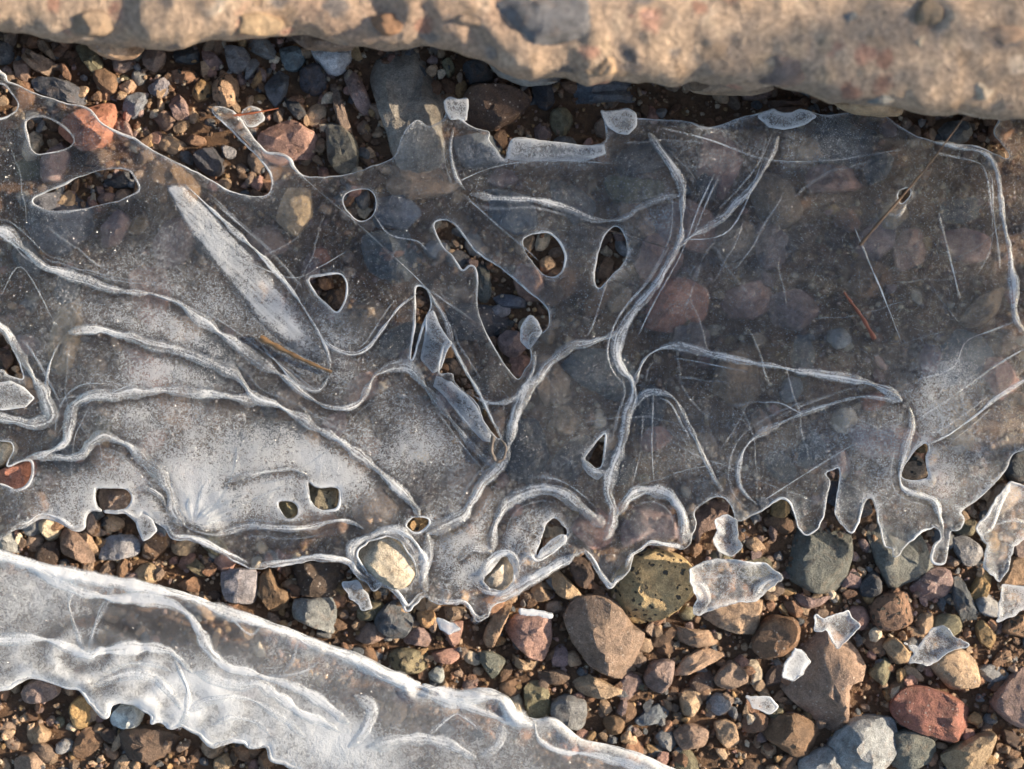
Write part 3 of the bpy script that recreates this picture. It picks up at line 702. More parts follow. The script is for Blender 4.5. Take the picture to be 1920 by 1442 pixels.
# label | colour | finish+shape (p plain s speckled v vesicular b banded, then angular 0-9, flat 0-9) | height mm or - | outline
STONES = """
long grey-brown stone in the top left corner under the boulder|taupe|p57|-|18,78 35,82 70,100 95,112 105,138 95,142 60,128 30,100
rounded grey pebble with brown tip in the top left corner|taupe|p43|-|22,115 40,105 55,115 53,150 42,160 30,150
slim dark grey-brown pebble beneath the boulder's left end|taupe|p53|-|65,72 80,70 98,95 102,112 88,105 70,90
tan pebble with a dark stripe down its middle near the boulder|olive|b34|-|140,85 165,83 185,105 192,128 182,140 170,135 150,110
small wedge of reddish brown stone left of the striped pebble|rust|p72|-|105,118 120,115 133,140 130,152 118,145
pale mauve lumpy pebble right of the striped pebble|mauve|p34|-|208,108 225,105 250,112 252,122 230,135 212,132
grey-brown five-sided pebble under the boulder above ochre crumbs|taupe|p65|-|265,92 300,88 310,100 305,120 290,135 268,122
wet dark pebble with white glints under the boulder|dark|p55|-|330,85 368,85 372,115 350,120 325,112
brown-mauve wedge pebble right of the wet dark pebble|mauve|p55|-|378,92 400,98 418,118 412,130 395,132 380,112
smooth grey wedge pebble left of the yellow sliver|grey|p56|-|420,85 455,88 468,105 465,125 445,137 428,128
flat grey pebble tucked under the boulder above the yellow sliver|grey|p57|-|455,80 500,72 522,105 518,113 500,110 470,95
narrow grey flake lying beside the yellow sliver|grey|p75|-|465,115 478,108 485,118 470,145 458,148
thin yellow ochre sliver of stone standing among grey pebbles|ochre|p54|-|492,122 499,130 490,155 475,166 470,160 480,140
dark bluish diamond-shaped stone below the yellow sliver|slate|p76|-|495,160 520,130 540,140 535,175 515,200 500,180
bluish grey blocky pebble left of the white stone|blue|p56|-|522,90 560,85 572,110 560,130 535,130
rough dark grey pebble below the white stone|dark|v43|-|560,130 590,115 610,130 612,165 590,180 562,165
smooth bluish white stone half under the boulder|white|p25|-|577,80 600,72 645,74 660,100 645,130 625,138 600,125
long dark bluish stone lying above the salmon stone|slate|p57|-|55,150 75,142 120,148 160,170 175,185 150,195 100,185 60,165
blue-grey angular stone with one bright sunlit edge|blue|p94|-|235,180 258,170 275,175 272,195 255,218 245,222 228,205
small tan pebble above the blue-grey angular stone|tan|p64|-|222,160 245,148 255,160 240,178 225,168
light grey five-sided pebble right of the blue-grey angular stone|grey|p75|-|275,162 300,145 315,145 318,165 305,182 280,175
large salmon red stone rising through the upper left ice|salmon|p56|17|105,240 130,210 170,195 210,190 213,230 200,260 175,280 150,280 120,262
dark mauve stone right behind the salmon red stone|mauve|p65|-|213,205 230,215 245,240 248,258 230,262 213,250
rough ochre-brown crumbly stone in the upper left gravel|rust|v32|-|312,135 345,125 370,135 370,150 345,158 320,152
knobbly tan and brown stone above the reddish needle|tan|v33|-|400,145 425,135 445,150 442,190 425,200 400,190 395,165
crumbly ochre stone left of the knobbly tan one|ochre|v33|-|360,165 375,145 395,155 392,180 372,190 360,180
pinkish mauve wedge stone in the upper left gravel|mauve|p66|-|310,175 335,175 350,195 353,215 345,230 325,220
small lumpy brown pebble left of the pinkish mauve wedge|taupe|p52|-|285,215 310,205 328,215 325,235 305,245 288,225
small reddish brown pebble in the upper left gravel hollow|rust|p43|-|345,265 360,250 383,258 385,270 365,275
dark rounded olive-grey stone beside the ice edge|dark|p24|-|360,290 375,277 400,275 418,300 415,325 395,330 370,315
small light grey chip above the dark olive-grey stone|lgrey|p75|-|412,275 420,270 442,280 440,295 425,298
broad pink slab half covered by a tongue of ice|pink|s58|11|480,255 520,230 555,225 590,250 605,280 600,297 560,300 520,310 490,290
smooth grey-green egg-shaped stone right of the pink slab|green|p24|-|608,235 630,228 660,250 672,285 665,320 640,328 615,300
slim grey-brown splinter leaning on the egg-shaped stone|taupe|p64|-|615,140 635,165 650,210 660,250 640,245 625,200
mauve-pink finger-shaped stone beside the tall grey slab|mauve|s44|-|643,135 665,130 685,165 698,205 690,220 670,205 655,175
small dark grey chip above the pink slab|dark|p65|-|530,180 560,190 575,215 560,225 540,205
tall flat grey slab with straight right side under the boulder|slab|s69|15|690,105 715,60 822,55 830,190 833,300 800,325 755,330 735,290 720,240 700,180
flat tan slab under clear ice below the tall grey slab|tan|s58|9|700,312 850,320 862,348 830,366 740,376 690,350
small olive grey pebble right of the tall grey slab's top|olive|p44|-|828,115 845,108 853,130 840,145
big dark brown stone between the tall slab and bluish plate|dbrown|s46|-|868,180 880,160 920,155 960,158 993,175 995,190 970,220 930,240 900,240 872,225
dark upright oval pebble right of the big dark brown stone|dark|p23|-|998,155 1030,148 1040,180 1035,200 1018,205 1002,190
long flat bluish grey plate under the boulder's middle|blue|p78|-|1060,160 1110,148 1200,150 1250,162 1245,185 1180,190 1100,193 1060,190
dark pebble in the shadow under the boulder's lip|dark|p44|-|868,120 900,108 930,145 880,157
bluish grey stone under the small torn ice flap|blue|p57|10|850,255 915,250 955,280 950,305 910,315 870,312 855,285
long dark brown stone in shadow under the boulder's right half|dbrown|p46|-|1395,195 1430,188 1475,188 1520,178 1560,188 1560,215 1400,217
grey pebble below the boulder's right end near the stalk|grey|p44|-|1760,235 1790,225 1820,230 1825,255 1805,270 1775,265
thin mauve flake under the boulder above sandy grit|mauve|p66|-|1395,170 1440,168 1450,180 1420,187 1395,186
upright tan wedge in the long left ice hole|tan|p64|-|110,375 125,355 138,360 140,385 125,390 105,390
dark slab at the right end of the long left ice hole|dark|p65|-|192,325 240,320 248,345 225,352 198,348
brown rounded pebble at the left end of the long left ice hole|brown|p34|-|66,378 85,368 92,382 84,392 70,390
mauve lumpy pebble at the bottom of the long left ice hole|mauve|p34|-|180,368 205,360 222,368 205,380 186,382
pale tan stone showing in the left round ice hole|cream|p55|-|40,290 48,258 62,243 78,246 72,280 58,312
smooth grey pebble inside the round ice hole near centre left|grey|p33|-|663,358 690,358 693,385 680,397 666,382
grey-green stone at the left wall of the central ice gap|green|p45|-|888,490 914,495 922,550 906,572 893,550
slim bluish pebble in the central ice gap|blue|p45|-|922,553 960,552 992,565 985,577 940,576
pale mauve pebble in the central ice gap|lgrey|p45|-|915,580 940,568 957,575 955,590 935,597 918,590
dark flat pebble in the central ice gap|dark|p55|-|920,605 960,600 975,612 940,630 922,625
rounded mauve stone at the foot of the central ice gap|mauve|p34|-|932,635 950,618 985,625 990,650 965,672 940,660
small rusty chip in the triangular left-centre ice hole|rust|p54|-|596,522 618,520 630,535 610,545 598,538
dark brown block in the triangular left-centre ice hole|dbrown|p65|-|606,548 640,540 646,568 632,582 612,568
tan chip in the lower part of the nostril-shaped ice hole|tan|p65|-|1012,488 1030,478 1044,498 1030,515 1014,508
brown speckled grit lump in the slanted ice hole|brown|v43|-|1118,508 1135,480 1152,490 1148,515 1126,532
pink stone glowing through ice right of centre|salmon|p46|10|1210,560 1240,525 1290,520 1330,550 1320,600 1260,625 1205,610
mauve-pink stone beneath ice near the right edge|pink|p57|10|1760,440 1810,428 1858,445 1852,487 1800,492
flat pinkish slab beneath ice under the boulder's right half|pink|p68|10|1480,350 1540,308 1620,318 1622,350 1560,362
olive tan slab beneath ice near the central ridge|olive|b58|10|1140,330 1250,340 1263,356 1180,386 1140,366
tan slab under frosted ice at far left|tan|p57|11|104,560 146,550 152,622 128,690 100,722 90,700
pale tan pebble under frosted ice left of centre|tan|p45|10|300,600 350,590 380,615 360,640 310,635
dusky pink pebble beneath ice above the triangular hole|salmon|p45|10|585,470 605,462 618,482 606,500 588,496
dark stone beneath ice by the right ice edge|slate|p56|10|1760,380 1830,370 1850,400 1800,420 1765,410
mauve stone beneath ice right of centre|mauve|p56|10|1440,560 1500,540 1540,580 1500,620 1450,605
pale small stone beneath ice right of the red needle|lgrey|p45|10|1555,620 1585,615 1598,640 1575,655 1556,642
brownish slab beneath ice in the right middle|taupe|p57|10|1420,320 1480,340 1510,400 1460,430 1410,390
dark slab beneath ice left of the central ridge|slate|p57|10|680,440 760,430 800,480 760,530 690,510
wine-coloured stone beneath ice near upper centre|mauve|p57|10|690,470 740,445 770,460 745,490 700,500
bluish slab beneath ice right of the round hole|blue|p67|10|700,372 760,365 790,400 760,430 710,420
grey-blue slab beneath ice above the central gap|blue|p67|10|905,355 990,365 1010,420 970,440 920,410
small orange tan pebble beside the ridge right of centre|salmon|p45|11|1620,745 1650,735 1662,752 1645,770 1622,768
mauve-red stone under the right ice arch|mauve|p57|9|1165,992 1190,950 1230,940 1265,970 1272,1010 1200,1012 1170,1030
orange rounded pebble held in the ice scallop|ochre|p33|11|1446,965 1455,936 1475,935 1486,955 1471,972
mauve pebble with pale face between ice arch and scallop|taupe|p55|9|1300,1000 1310,955 1345,930 1370,945 1356,986 1320,1000 1306,1025
red brick-coloured stone poking out at the far left edge|salmon|s75|20|-30,896 0,880 53,860 62,876 54,906 30,921 0,908
pale tan pebble at the far left edge above the red one|cream|p44|19|-30,835 10,828 25,842 15,862 0,875 -30,878
brown cube-like stone poking through the lower left ice|taupe|s93|21|180,917 235,917 247,935 237,955 215,962 184,955
lumpy brown stone under the ice notch, lower left|taupe|p42|-|162,962 175,950 186,988 202,1000 182,1009 162,997
rough olive stone poking through the lower ice sheet|olive|v73|22|576,904 600,914 632,914 640,935 632,958 604,962 581,940
small olive pebble beside the rough olive stone in ice|olive|p55|17|522,942 545,940 560,955 552,973 530,969
big cream-tan stone ringed by white ice at the lower rim|cream|s56|23|668,1042 690,1015 735,1005 766,1034 784,1073 769,1098 742,1106 700,1084
ridged cream stone in the ice rim right of the big ringed one|cream|p63|21|906,1092 922,1068 945,1044 957,1050 968,1078 958,1099 930,1110
tiny orange stone breaking through ice above the ringed stone|ochre|v72|21|760,985 775,968 800,968 806,980 790,999 768,997
brown stone framed by ice near the right edge|tan|v83|21|1700,865 1718,848 1730,858 1737,876 1740,892 1728,901 1698,901 1690,888
small ochre stone capping the ice-framed brown stone|ochre|p34|21|1718,840 1732,827 1743,833 1740,846 1724,850
grey pebble at the left edge above the milky sheet|lgrey|p45|-|-20,1006 40,1000 43,1036 0,1031
pale tan pebble beside the ice edge, lower left|cream|p43|-|72,980 88,972 110,985 110,1005 92,1017 75,1000
large mauve-tan pebble above the milky sheet, lower left|taupe|p54|-|110,1000 125,990 155,1005 170,1030 175,1056 150,1056 112,1036
small tan knobbed pebble leaning on the large mauve-tan one|tan|p33|-|150,1000 165,995 186,1034 176,1046 160,1026
smooth light grey stone above the milky sheet|lgrey|p37|-|185,1036 200,1006 245,1003 263,1020 258,1040 225,1050 187,1050
tan-brown stone right of the smooth light grey stone|brown|s54|-|262,1046 270,1010 295,985 318,1010 310,1030 280,1056
pale tan lump at the ice fan's foot|tan|p33|-|318,1016 335,1010 366,1005 371,1030 352,1043 325,1039
olive tan sloping stone below the ice fan|olive|p55|-|340,1045 366,1048 402,1076 391,1086 355,1071
crumbly tan-brown stone touching the milky sheet|tan|v43|-|245,1062 280,1056 302,1070 295,1090 270,1096 252,1085
square pale grey block touching the milky sheet's upper edge|lgrey|p76|-|412,1076 430,1068 478,1070 481,1105 470,1136 420,1126
brown folded stone right of the square pale block|brown|p64|-|485,1080 505,1065 520,1100 541,1110 536,1141 505,1148 486,1116
dark brown rounded block with lit right edge|dbrown|s47|13|535,1066 560,1056 636,1053 642,1095 630,1121 560,1116 540,1091
grey block below the dark brown rounded block|grey|s76|-|548,1126 626,1121 627,1188 600,1182 550,1162
small brown stone with a rust face above the milky sheet|rust|p54|-|330,1096 360,1082 376,1092 372,1112 345,1108
mauve rounded pebble below the milky sheet, far lower left|mauve|p45|14|35,1300 50,1281 85,1270 105,1285 107,1305 80,1319 45,1319
whitish triangular pebble in the milky sheet's bite|white|p55|14|203,1346 225,1322 262,1318 266,1340 256,1366 225,1369 205,1361
large dark mauve stone below the whitish pebble|dbrown|p67|-|212,1396 230,1366 300,1362 336,1390 331,1416 270,1431 225,1421
tan wedge pebble in the sunlit lower left corner|tan|p54|-|48,1371 70,1355 93,1376 86,1393 55,1396
orange crumbly stone in the sunlit lower left gravel|ochre|v22|-|130,1320 155,1305 172,1330 165,1365 140,1370 128,1345
tan stone at the bottom edge, lower left corner|taupe|p45|-|25,1425 60,1410 80,1430 75,1460 30,1460
brown chunk below the milky sheet at the bottom|brown|p54|-|484,1416 511,1401 521,1431 496,1444 486,1436
small tan cobble at the bottom edge left of centre|tan|p53|-|400,1425 425,1412 437,1432 425,1448 402,1446
dark slate blue stone below the ringed cream stone|slate|p65|-|700,1166 715,1141 745,1126 776,1166 761,1196 735,1201 710,1186
grey-brown flat pebble left of the dark slate blue stone|taupe|p46|-|662,1196 690,1166 720,1181 723,1196 690,1209
pale mauve bean pebble right of the dark slate blue stone|mauve|p45|-|755,1201 785,1172 809,1195 801,1213 770,1209
ochre lump above the pale mauve bean pebble|ochre|p43|-|780,1150 805,1136 821,1166 801,1181 785,1171
grey-brown pebble under the ice rim left of the sliver|taupe|p45|-|825,1140 870,1138 866,1160 840,1164
pinkish tan pebble left of the leaning sliver|pink|p55|-|830,1171 868,1166 861,1206 846,1214
leaning tan-brown sliver below the ice spike|tan|p65|13|905,1196 925,1151 948,1128 963,1126 951,1161 926,1216 912,1216
large pink-tan block with white ice strip on top|pink|p67|13|950,1166 975,1150 1030,1155 1036,1196 1021,1241 990,1236 955,1196 945,1181
ochre-stained chip below the large pink-tan block|tan|p54|-|957,1226 985,1240 1011,1240 1011,1256 980,1257 960,1245
grey-green triangular stone left of the pink-tan block|green|p65|-|893,1226 920,1222 949,1240 931,1270 920,1273
pinkish flat pebble above the milky sheet, middle|pink|p46|-|808,1226 850,1215 863,1230 846,1246 815,1241
mossy ochre stone beside the milky sheet, middle|olive|v43|-|715,1236 750,1215 800,1225 806,1250 781,1266 745,1263
small round grey-tan pebble near the milky sheet's crest|lgrey|p34|-|803,1263 825,1248 834,1270 826,1283 808,1276
olive grey post-like stone against the milky sheet's right part|olive|p76|-|982,1292 1005,1275 1028,1290 1034,1346 990,1348
grey rounded block right of the post-like stone|grey|p57|-|1033,1321 1060,1305 1098,1315 1101,1346 1091,1369 1060,1366 1035,1346
mauve pebble between the pink-tan block and big brown cobble|mauve|p45|-|1035,1220 1055,1208 1071,1235 1061,1251 1036,1249
biggest brown rounded cobble with pits, lower middle|taupe|s36|18|1057,1156 1075,1126 1120,1115 1160,1135 1190,1176 1211,1186 1209,1231 1191,1266 1160,1278 1120,1261 1090,1236 1065,1191
yellowish stone full of dark holes under the ice spikes|yellow|v36|17|1140,1100 1185,1046 1230,1031 1290,1051 1306,1096 1291,1131 1240,1166 1190,1172 1150,1131
folded tan stone left of the holey yellowish stone|tan|p53|-|1028,1086 1040,1066 1075,1096 1093,1120 1080,1129 1050,1121
tan pebble below the torn ice rim|tan|p43|-|990,1121 1010,1090 1036,1105 1031,1126 1005,1131
dark brown stone in shadow beside the ice spike|dbrown|p54|-|1065,1056 1090,1040 1116,1076 1106,1106 1080,1096
mauve-grey wedge right of the big brown cobble|mauve|p65|-|1207,1271 1225,1241 1265,1240 1259,1286 1240,1301 1215,1291
flat brown stone right of the holey yellowish stone|tan|p57|-|1240,1167 1300,1180 1353,1186 1351,1206 1310,1216 1260,1196
tiny tan pebble tucked under the big brown cobble's left|tan|p43|-|1062,1226 1080,1222 1091,1246 1068,1251
flat tan stone below the big brown cobble|tan|p57|-|1070,1272 1090,1260 1160,1291 1181,1296 1130,1311 1085,1301
round brown pebble in the lower middle gravel|brown|p33|-|1130,1351 1150,1340 1173,1350 1166,1376 1140,1377
bluish grey flat pebble in the lower middle gravel|blue|p56|-|1190,1351 1230,1321 1261,1326 1241,1356 1200,1361
dark grey-green drop-shaped stone below the ice fingers|green|p37|10|1463,1051 1490,1000 1520,958 1598,1000 1591,1076 1571,1111 1540,1114 1490,1096
pale grey-green slab under the right ice fingers|green|p68|9|1617,958 1700,960 1745,1040 1752,1080 1711,1091 1675,1108 1655,1086 1635,1031
tan stone with curled rim under the square ice plate|tan|p55|11|1310,1152 1350,1125 1430,1125 1426,1166 1415,1191 1365,1186
triangular tan stone right of the flat brown stone|tan|p66|-|1260,1266 1290,1231 1320,1215 1363,1229 1292,1266
rounded mauve-tan pebble below the triangular tan stone|taupe|p44|-|1340,1271 1370,1240 1400,1255 1406,1281 1370,1296 1345,1286
rough brown stone below the square ice plate|brown|s43|14|1410,1211 1425,1176 1450,1155 1490,1160 1506,1181 1496,1216 1465,1236 1425,1236
big triangular brown stone in the lower right|taupe|s65|16|1467,1291 1490,1236 1540,1171 1590,1196 1626,1241 1621,1276 1596,1286 1591,1351 1571,1381 1520,1346
brown wedge below the big triangular stone|brown|p56|14|1430,1381 1450,1346 1500,1340 1561,1376 1546,1411 1500,1426 1460,1401
pale grey stone at the bottom edge under the brown wedge|lgrey|p46|-|1500,1428 1560,1400 1580,1430 1570,1470 1510,1470
flat mauve-grey stone beneath the red cobble|lgrey|p67|-|1555,1401 1600,1350 1680,1350 1690,1400 1660,1452 1590,1452
dark grey-green five-sided stone below the red cobble|green|p67|13|1653,1416 1670,1380 1720,1367 1751,1385 1761,1416 1740,1436 1690,1446
red bean-shaped cobble with pale specks, lower right|red|s36|19|1673,1326 1700,1290 1760,1295 1826,1330 1828,1371 1800,1398 1750,1386 1690,1361
tan stone in the lower right corner below the red cobble|tan|p56|-|1770,1421 1830,1385 1872,1376 1851,1431 1800,1462
tan lumpy stone right above the red cobble|tan|s33|15|1745,1246 1765,1221 1800,1215 1831,1236 1843,1286 1820,1296 1780,1291
large mauve stone on the right edge by the red cobble|mauve|p65|-|1862,1321 1880,1290 1925,1250 1945,1300 1940,1371 1900,1361 1870,1336
reddish brown pitted stone, lower right|brown|v43|15|1632,1141 1655,1115 1700,1110 1723,1131 1716,1166 1680,1186 1645,1181
pale mauve flat stone below the grey-green slab|mauve|s57|11|1710,1101 1750,1066 1785,1070 1788,1106 1755,1129 1720,1121
dark banded splinter left of the yellowish oval pebble|slate|b65|-|1785,1086 1805,1083 1836,1151 1831,1176 1808,1171 1790,1131
yellowish olive oval pebble near the right edge|ochre|p24|-|1825,1096 1850,1065 1863,1075 1851,1121 1835,1131 1822,1121
bright orange pebble near the right edge|ochre|p43|-|1830,1176 1845,1163 1869,1190 1861,1218 1840,1206
dark oval pebble left of the pitted reddish stone|dark|p34|-|1612,1096 1640,1070 1656,1090 1651,1116 1620,1121
mauve pebble right of the drop-shaped stone|mauve|p54|-|1575,1101 1600,1065 1616,1085 1611,1104
tan folded pebble right of the big triangular stone|tan|p64|-|1655,1211 1680,1195 1709,1226 1706,1243 1680,1246
olive pebble right of the big triangular stone|olive|p54|-|1630,1261 1660,1232 1676,1250 1661,1286 1640,1276
small round pinkish pebble above the red cobble|pink|p33|-|1692,1272 1712,1262 1726,1274 1716,1288 1696,1286
grey-white pebble in the lower right gravel|lgrey|p44|-|1325,1321 1345,1300 1373,1310 1371,1331 1345,1343
curved tan stone left of the grey-white pebble|tan|p42|-|1275,1301 1300,1290 1321,1310 1301,1346 1280,1341
rounded brown pebble left of the brown wedge|brown|p44|-|1390,1356 1410,1335 1441,1345 1436,1371 1400,1376
tan stone with notch at the bottom, lower right|tan|p54|-|1340,1356 1360,1350 1381,1360 1386,1396 1365,1406 1345,1386
broad tan stone at the bottom edge, middle right|taupe|p55|-|1262,1376 1290,1358 1332,1370 1322,1402 1280,1408
mauve streaked stone below the drop-shaped stone|mauve|b56|-|1480,1111 1530,1120 1561,1115 1540,1136 1510,1142
small orange-brown pebble above the rough brown stone|rust|p43|-|1470,1130 1492,1125 1508,1145 1498,1160 1478,1150
mauve pebble by the clear ice piece on the right edge|mauve|p44|-|1900,1021 1925,1005 1935,1050 1910,1049
brown stone under the clear ice piece on the right edge|brown|p44|-|1875,1096 1890,1050 1925,1045 1935,1090 1890,1101
grey pebble right of the ice tab|grey|p45|-|1785,1012 1815,1005 1846,1030 1846,1056 1810,1061
olive pebble above the grey one, right of the ice tab|olive|p44|-|1790,1000 1805,976 1832,975 1826,1005
dark charcoal stone where the ice ends at the right edge|dark|p46|16|1885,882 1895,855 1945,832 1945,902 1906,906
tan-pink stone behind the right clear ice piece|taupe|p55|-|1850,951 1870,911 1900,906 1921,931 1870,971
rough brown pebble under the right edge ice shard|brown|v43|-|1880,1181 1900,1156 1932,1150 1932,1196 1890,1191
"""
LAND = []           # landmark stones used by the labels of small pebbles
occ = np.zeros((1442 // 4 + 200, 1920 // 4 + 200), bool)      # 4 px cells, margin 100 cells
def occ_mark(poly):
    x0, y0 = poly.min(0); x1, y1 = poly.max(0)
    for yy in np.arange(y0, y1, 4):
        for xx in np.arange(x0, x1, 4):
            c = False; n = len(poly); jx = n - 1
            for k in range(n):
                if (poly[k, 1] > yy) != (poly[jx, 1] > yy) and xx < (poly[jx, 0] - poly[k, 0]) * (yy - poly[k, 1]) / (poly[jx, 1] - poly[k, 1]) + poly[k, 0]: c = not c
                jx = k
            if c:
                a, b = int(yy // 4) + 100, int(xx // 4) + 100
                if 0 <= a < occ.shape[0] and 0 <= b < occ.shape[1]: occ[a, b] = True

rs = random.Random(5)
def add_stone(label, colkey, style, H, poly, seed, parent=None, name='stone', zbase=None):
    c = poly.mean(0); ext = poly.max(0) - poly.min(0)
    size = min(ext) * S
    forced = H is not None
    if H is None: H = min(.018, max(.0075, size * .8))
    g = gz_px(*c)
    zb = g - .0014 if zbase is None else zbase
    if not forced or H < .0155:
        lim = None
        for q in [c] + [c + (p - c) * f for p in poly for f in (.5, .95)]:
            t = ice_top(*q)
            if t is not None: lim = t if lim is None else min(lim, t)
        if lim is not None and parent is None: H = max(.003, min(H, (lim - zb) * .93))
    k = S * (CAM_Z - zb - H * .55) / CAM_Z
    ol = np.c_[(poly[:, 0] - c[0]) * k, -(poly[:, 1] - c[1]) * k]
    me = stone_mesh(name, ol, H, seed, int(style[1]) / 9, int(style[2]) / 9)
    o = link(name, me, M_STONE[{'p': 'plain', 's': 'speckled', 'v': 'vesicular', 'b': 'banded'}[style[0]]], parent)
    x, y, _ = P(c[0], c[1], zb + H * .55)
    o.location = (x, y, zb)
    col = PAL[colkey]; j = rs.uniform(.86, 1.14)
    o.color = tuple(min(1, v * j * rs.uniform(.96, 1.04)) for v in col) + (1,)
    return o

sid = 0
for line in STONES.strip().splitlines():
    lab, ck, style, H, pp = line.split('|')
    poly = pts(pp); sid += 1
    o = add_stone(lab, ck, style, None if H == '-' else float(H) / 1000, poly, sid * 17 + 3)
    tag(o, lab, 'stone')
    occ_mark(poly)
    LAND.append((poly.mean(0), lab))

# larger stones dimly seen under the clear ice
ru = random.Random(99); nu = 0; tries = 0; UN = []
while nu < 110 and tries < 12000:
    tries += 1
    px, py = ru.uniform(30, 1890), ru.uniform(250, 1000); r = ru.uniform(28, 78)
    if float(SA.inside(px, py)) < 12: continue
    a, b = int(py // 4) + 100, int(px // 4) + 100; q = int(r * .6 / 4)
    if occ[a - q:a + q + 1, b - q:b + q + 1].mean() > .14: continue
    a0 = ru.random() * 6; n = ru.choice((5, 6)); el = ru.uniform(.45, .85); ro = ru.random() * 3
    poly = []
    for i in range(n):
        t = a0 + 2 * math.pi * i / n; m_ = r * ru.uniform(.78, 1.15); x, y = math.cos(t) * m_, math.sin(t) * m_ * el
        poly.append((px + x * math.cos(ro) - y * math.sin(ro), py + x * math.sin(ro) + y * math.cos(ro)))
    poly = np.array(poly); ck = ru.choice(['slate', 'dark', 'taupe', 'mauve', 'tan', 'brown', 'dark', 'rust', 'mauve', 'pink', 'dbrown', 'pink', 'tan'])
    sid += 1; nu += 1
    o = add_stone('', ck, ru.choice('ps') + '98', .011, poly, sid * 17 + 3)
    occ_mark(poly); UN.append((o, ck, px, py, r))

# clasts set in the boulder: parts of it; one taupe blob stands in for a dark hollow
CLASTS = """
grey|p37|918,30 935,-10 1010,-25 1100,-10 1128,30 1112,62 1050,78 985,86 945,70
pink|p47|1132,40 1150,0 1230,-10 1275,25 1272,60 1215,78 1150,80
mauve|p36|1390,128 1420,98 1490,92 1548,112 1545,138 1490,155 1430,152
taupe|p55|1715,20 1735,-10 1768,5 1765,45 1740,68 1718,55
grey|p35|1618,168 1660,158 1690,172 1670,190 1630,188
salmon|p33|1650,150 1668,143 1680,155 1668,166 1652,162
tan|p55|1098,110 1150,92 1175,108 1150,135 1105,138
taupe|p45|840,20 880,-5 925,10 915,45 870,40
tan|p36|420,30 480,15 530,35 510,60 450,58
taupe|p36|120,30 180,12 215,40 190,62 135,58
cream|p44|1800,150 1840,140 1865,160 1850,185 1812,180
tan|p46|1830,60 1900,40 1960,70 1950,115 1870,105
rust|p45|690,30 740,20 760,50 720,62
grey|p45|1380,60 1425,48 1450,70 1420,85
cream|p54|1700,70 1735,60 1755,85 1725,98
grey|p45|1560,30 1600,15 1620,40 1590,55
"""
for line in CLASTS.strip().splitlines():
    ck, style, pp = line.split('|'); poly = pts(pp); sid += 1
    c = poly.mean(0)
    o = add_stone('', ck, style, .010, poly, sid * 17, boulder, 'embedded_pebble', boulder_z(*c) - .0062)
    o.rotation_euler = (.22, 0, 0)

# broken ledges along the boulder's lip
for ck, pp, z in (('tan', "150,72 175,96 215,108 250,100 265,80 230,66 180,62", .024), ('grey', "905,100 935,138 985,156 1040,150 1060,130 1000,105 940,92", .022),
                  ('taupe', "1270,140 1300,168 1360,172 1420,172 1455,160 1440,135 1350,125", .024), ('tan', "1560,180 1600,206 1660,214 1700,208 1690,185 1620,172", .024), ('taupe', "540,62 570,84 620,90 660,86 655,66 600,55", .024)):
    sid += 1; add_stone('', ck, 's77', .014, pts(pp), sid * 17, boulder, 'ledge', z)

# ------------------------------------------------------------------ small pebbles, each its own object
DIRW = ['right of', 'upper right of', 'above', 'upper left of', 'left of', 'lower left of', 'below', 'lower right of']
protos = []
for k in range(14):
    n = 7; a0 = random.random() * 6
    ol = np.array([[math.cos(a0 + 2 * math.pi * i / n) * random.uniform(.72, 1.1), math.sin(a0 + 2 * math.pi * i / n) * random.uniform(.6, .95)] for i in range(n)])
    protos.append(stone_mesh('pebble', ol * .01, .0085, 900 + k, random.choice((.6, .8, .95)), random.uniform(.3, .6), ring_n=6, na=18))
for k, me in enumerate(protos): me.materials.append(M_STONE['plain' if k % 3 else 'speckled'])
def shortname(lab):
    w = lab
    for cut in (' in the ', ' under ', ' beneath ', ' near ', ' below ', ' above ', ' right of', ' left of', ' beside ', ' lying ', ' at the ', ' with ', ' between ', ' half ', ' rising', ' touching', ' ringed', ' showing', ' by ', ' poking', ' right behind', ' where ', ' behind ', ' leaning', ' against', ' among', ' tucked', ' standing', ' inside', ' framed', ' held', ' glowing', ' breaking', ' capping', ' full', ',', ' right above', ' set', ' on the', ' part', ' beside'):
        if cut in w: w = w.split(cut)[0]
    return w
SHORT = [shortname(l) for _, l in LAND]
uniq = [k for k in range(len(LAND)) if SHORT.count(SHORT[k]) == 1 and 3 <= len(SHORT[k].split()) <= 6]
seen = {}
for o, ck, px, py, r in UN:
    order = sorted(uniq, key=lambda q: np.hypot(*(LAND[q][0] - (px, py)))); lab = None
    for q in order[:8]:
        c = LAND[q][0]; dn = DIRW[int(((math.degrees(math.atan2(-(py - c[1]), px - c[0])) + 22.5) % 360) // 45)]
        cand = f"blurred {COLWORD[ck]} stone under the ice {dn} the {SHORT[q]}"
        if cand not in seen and len(cand.split()) <= 16: lab = cand; break
    seen[lab] = 1; tag(o, lab, 'stone', 'stones dimly seen under the ice')
open_pts = []
tries = 0; fillers = []
colk = ['taupe', 'tan', 'brown', 'grey', 'mauve', 'rust', 'slate', 'pink', 'cream', 'olive', 'lgrey', 'dbrown', 'ochre', 'tan', 'taupe', 'brown']
rf = random.Random(21)
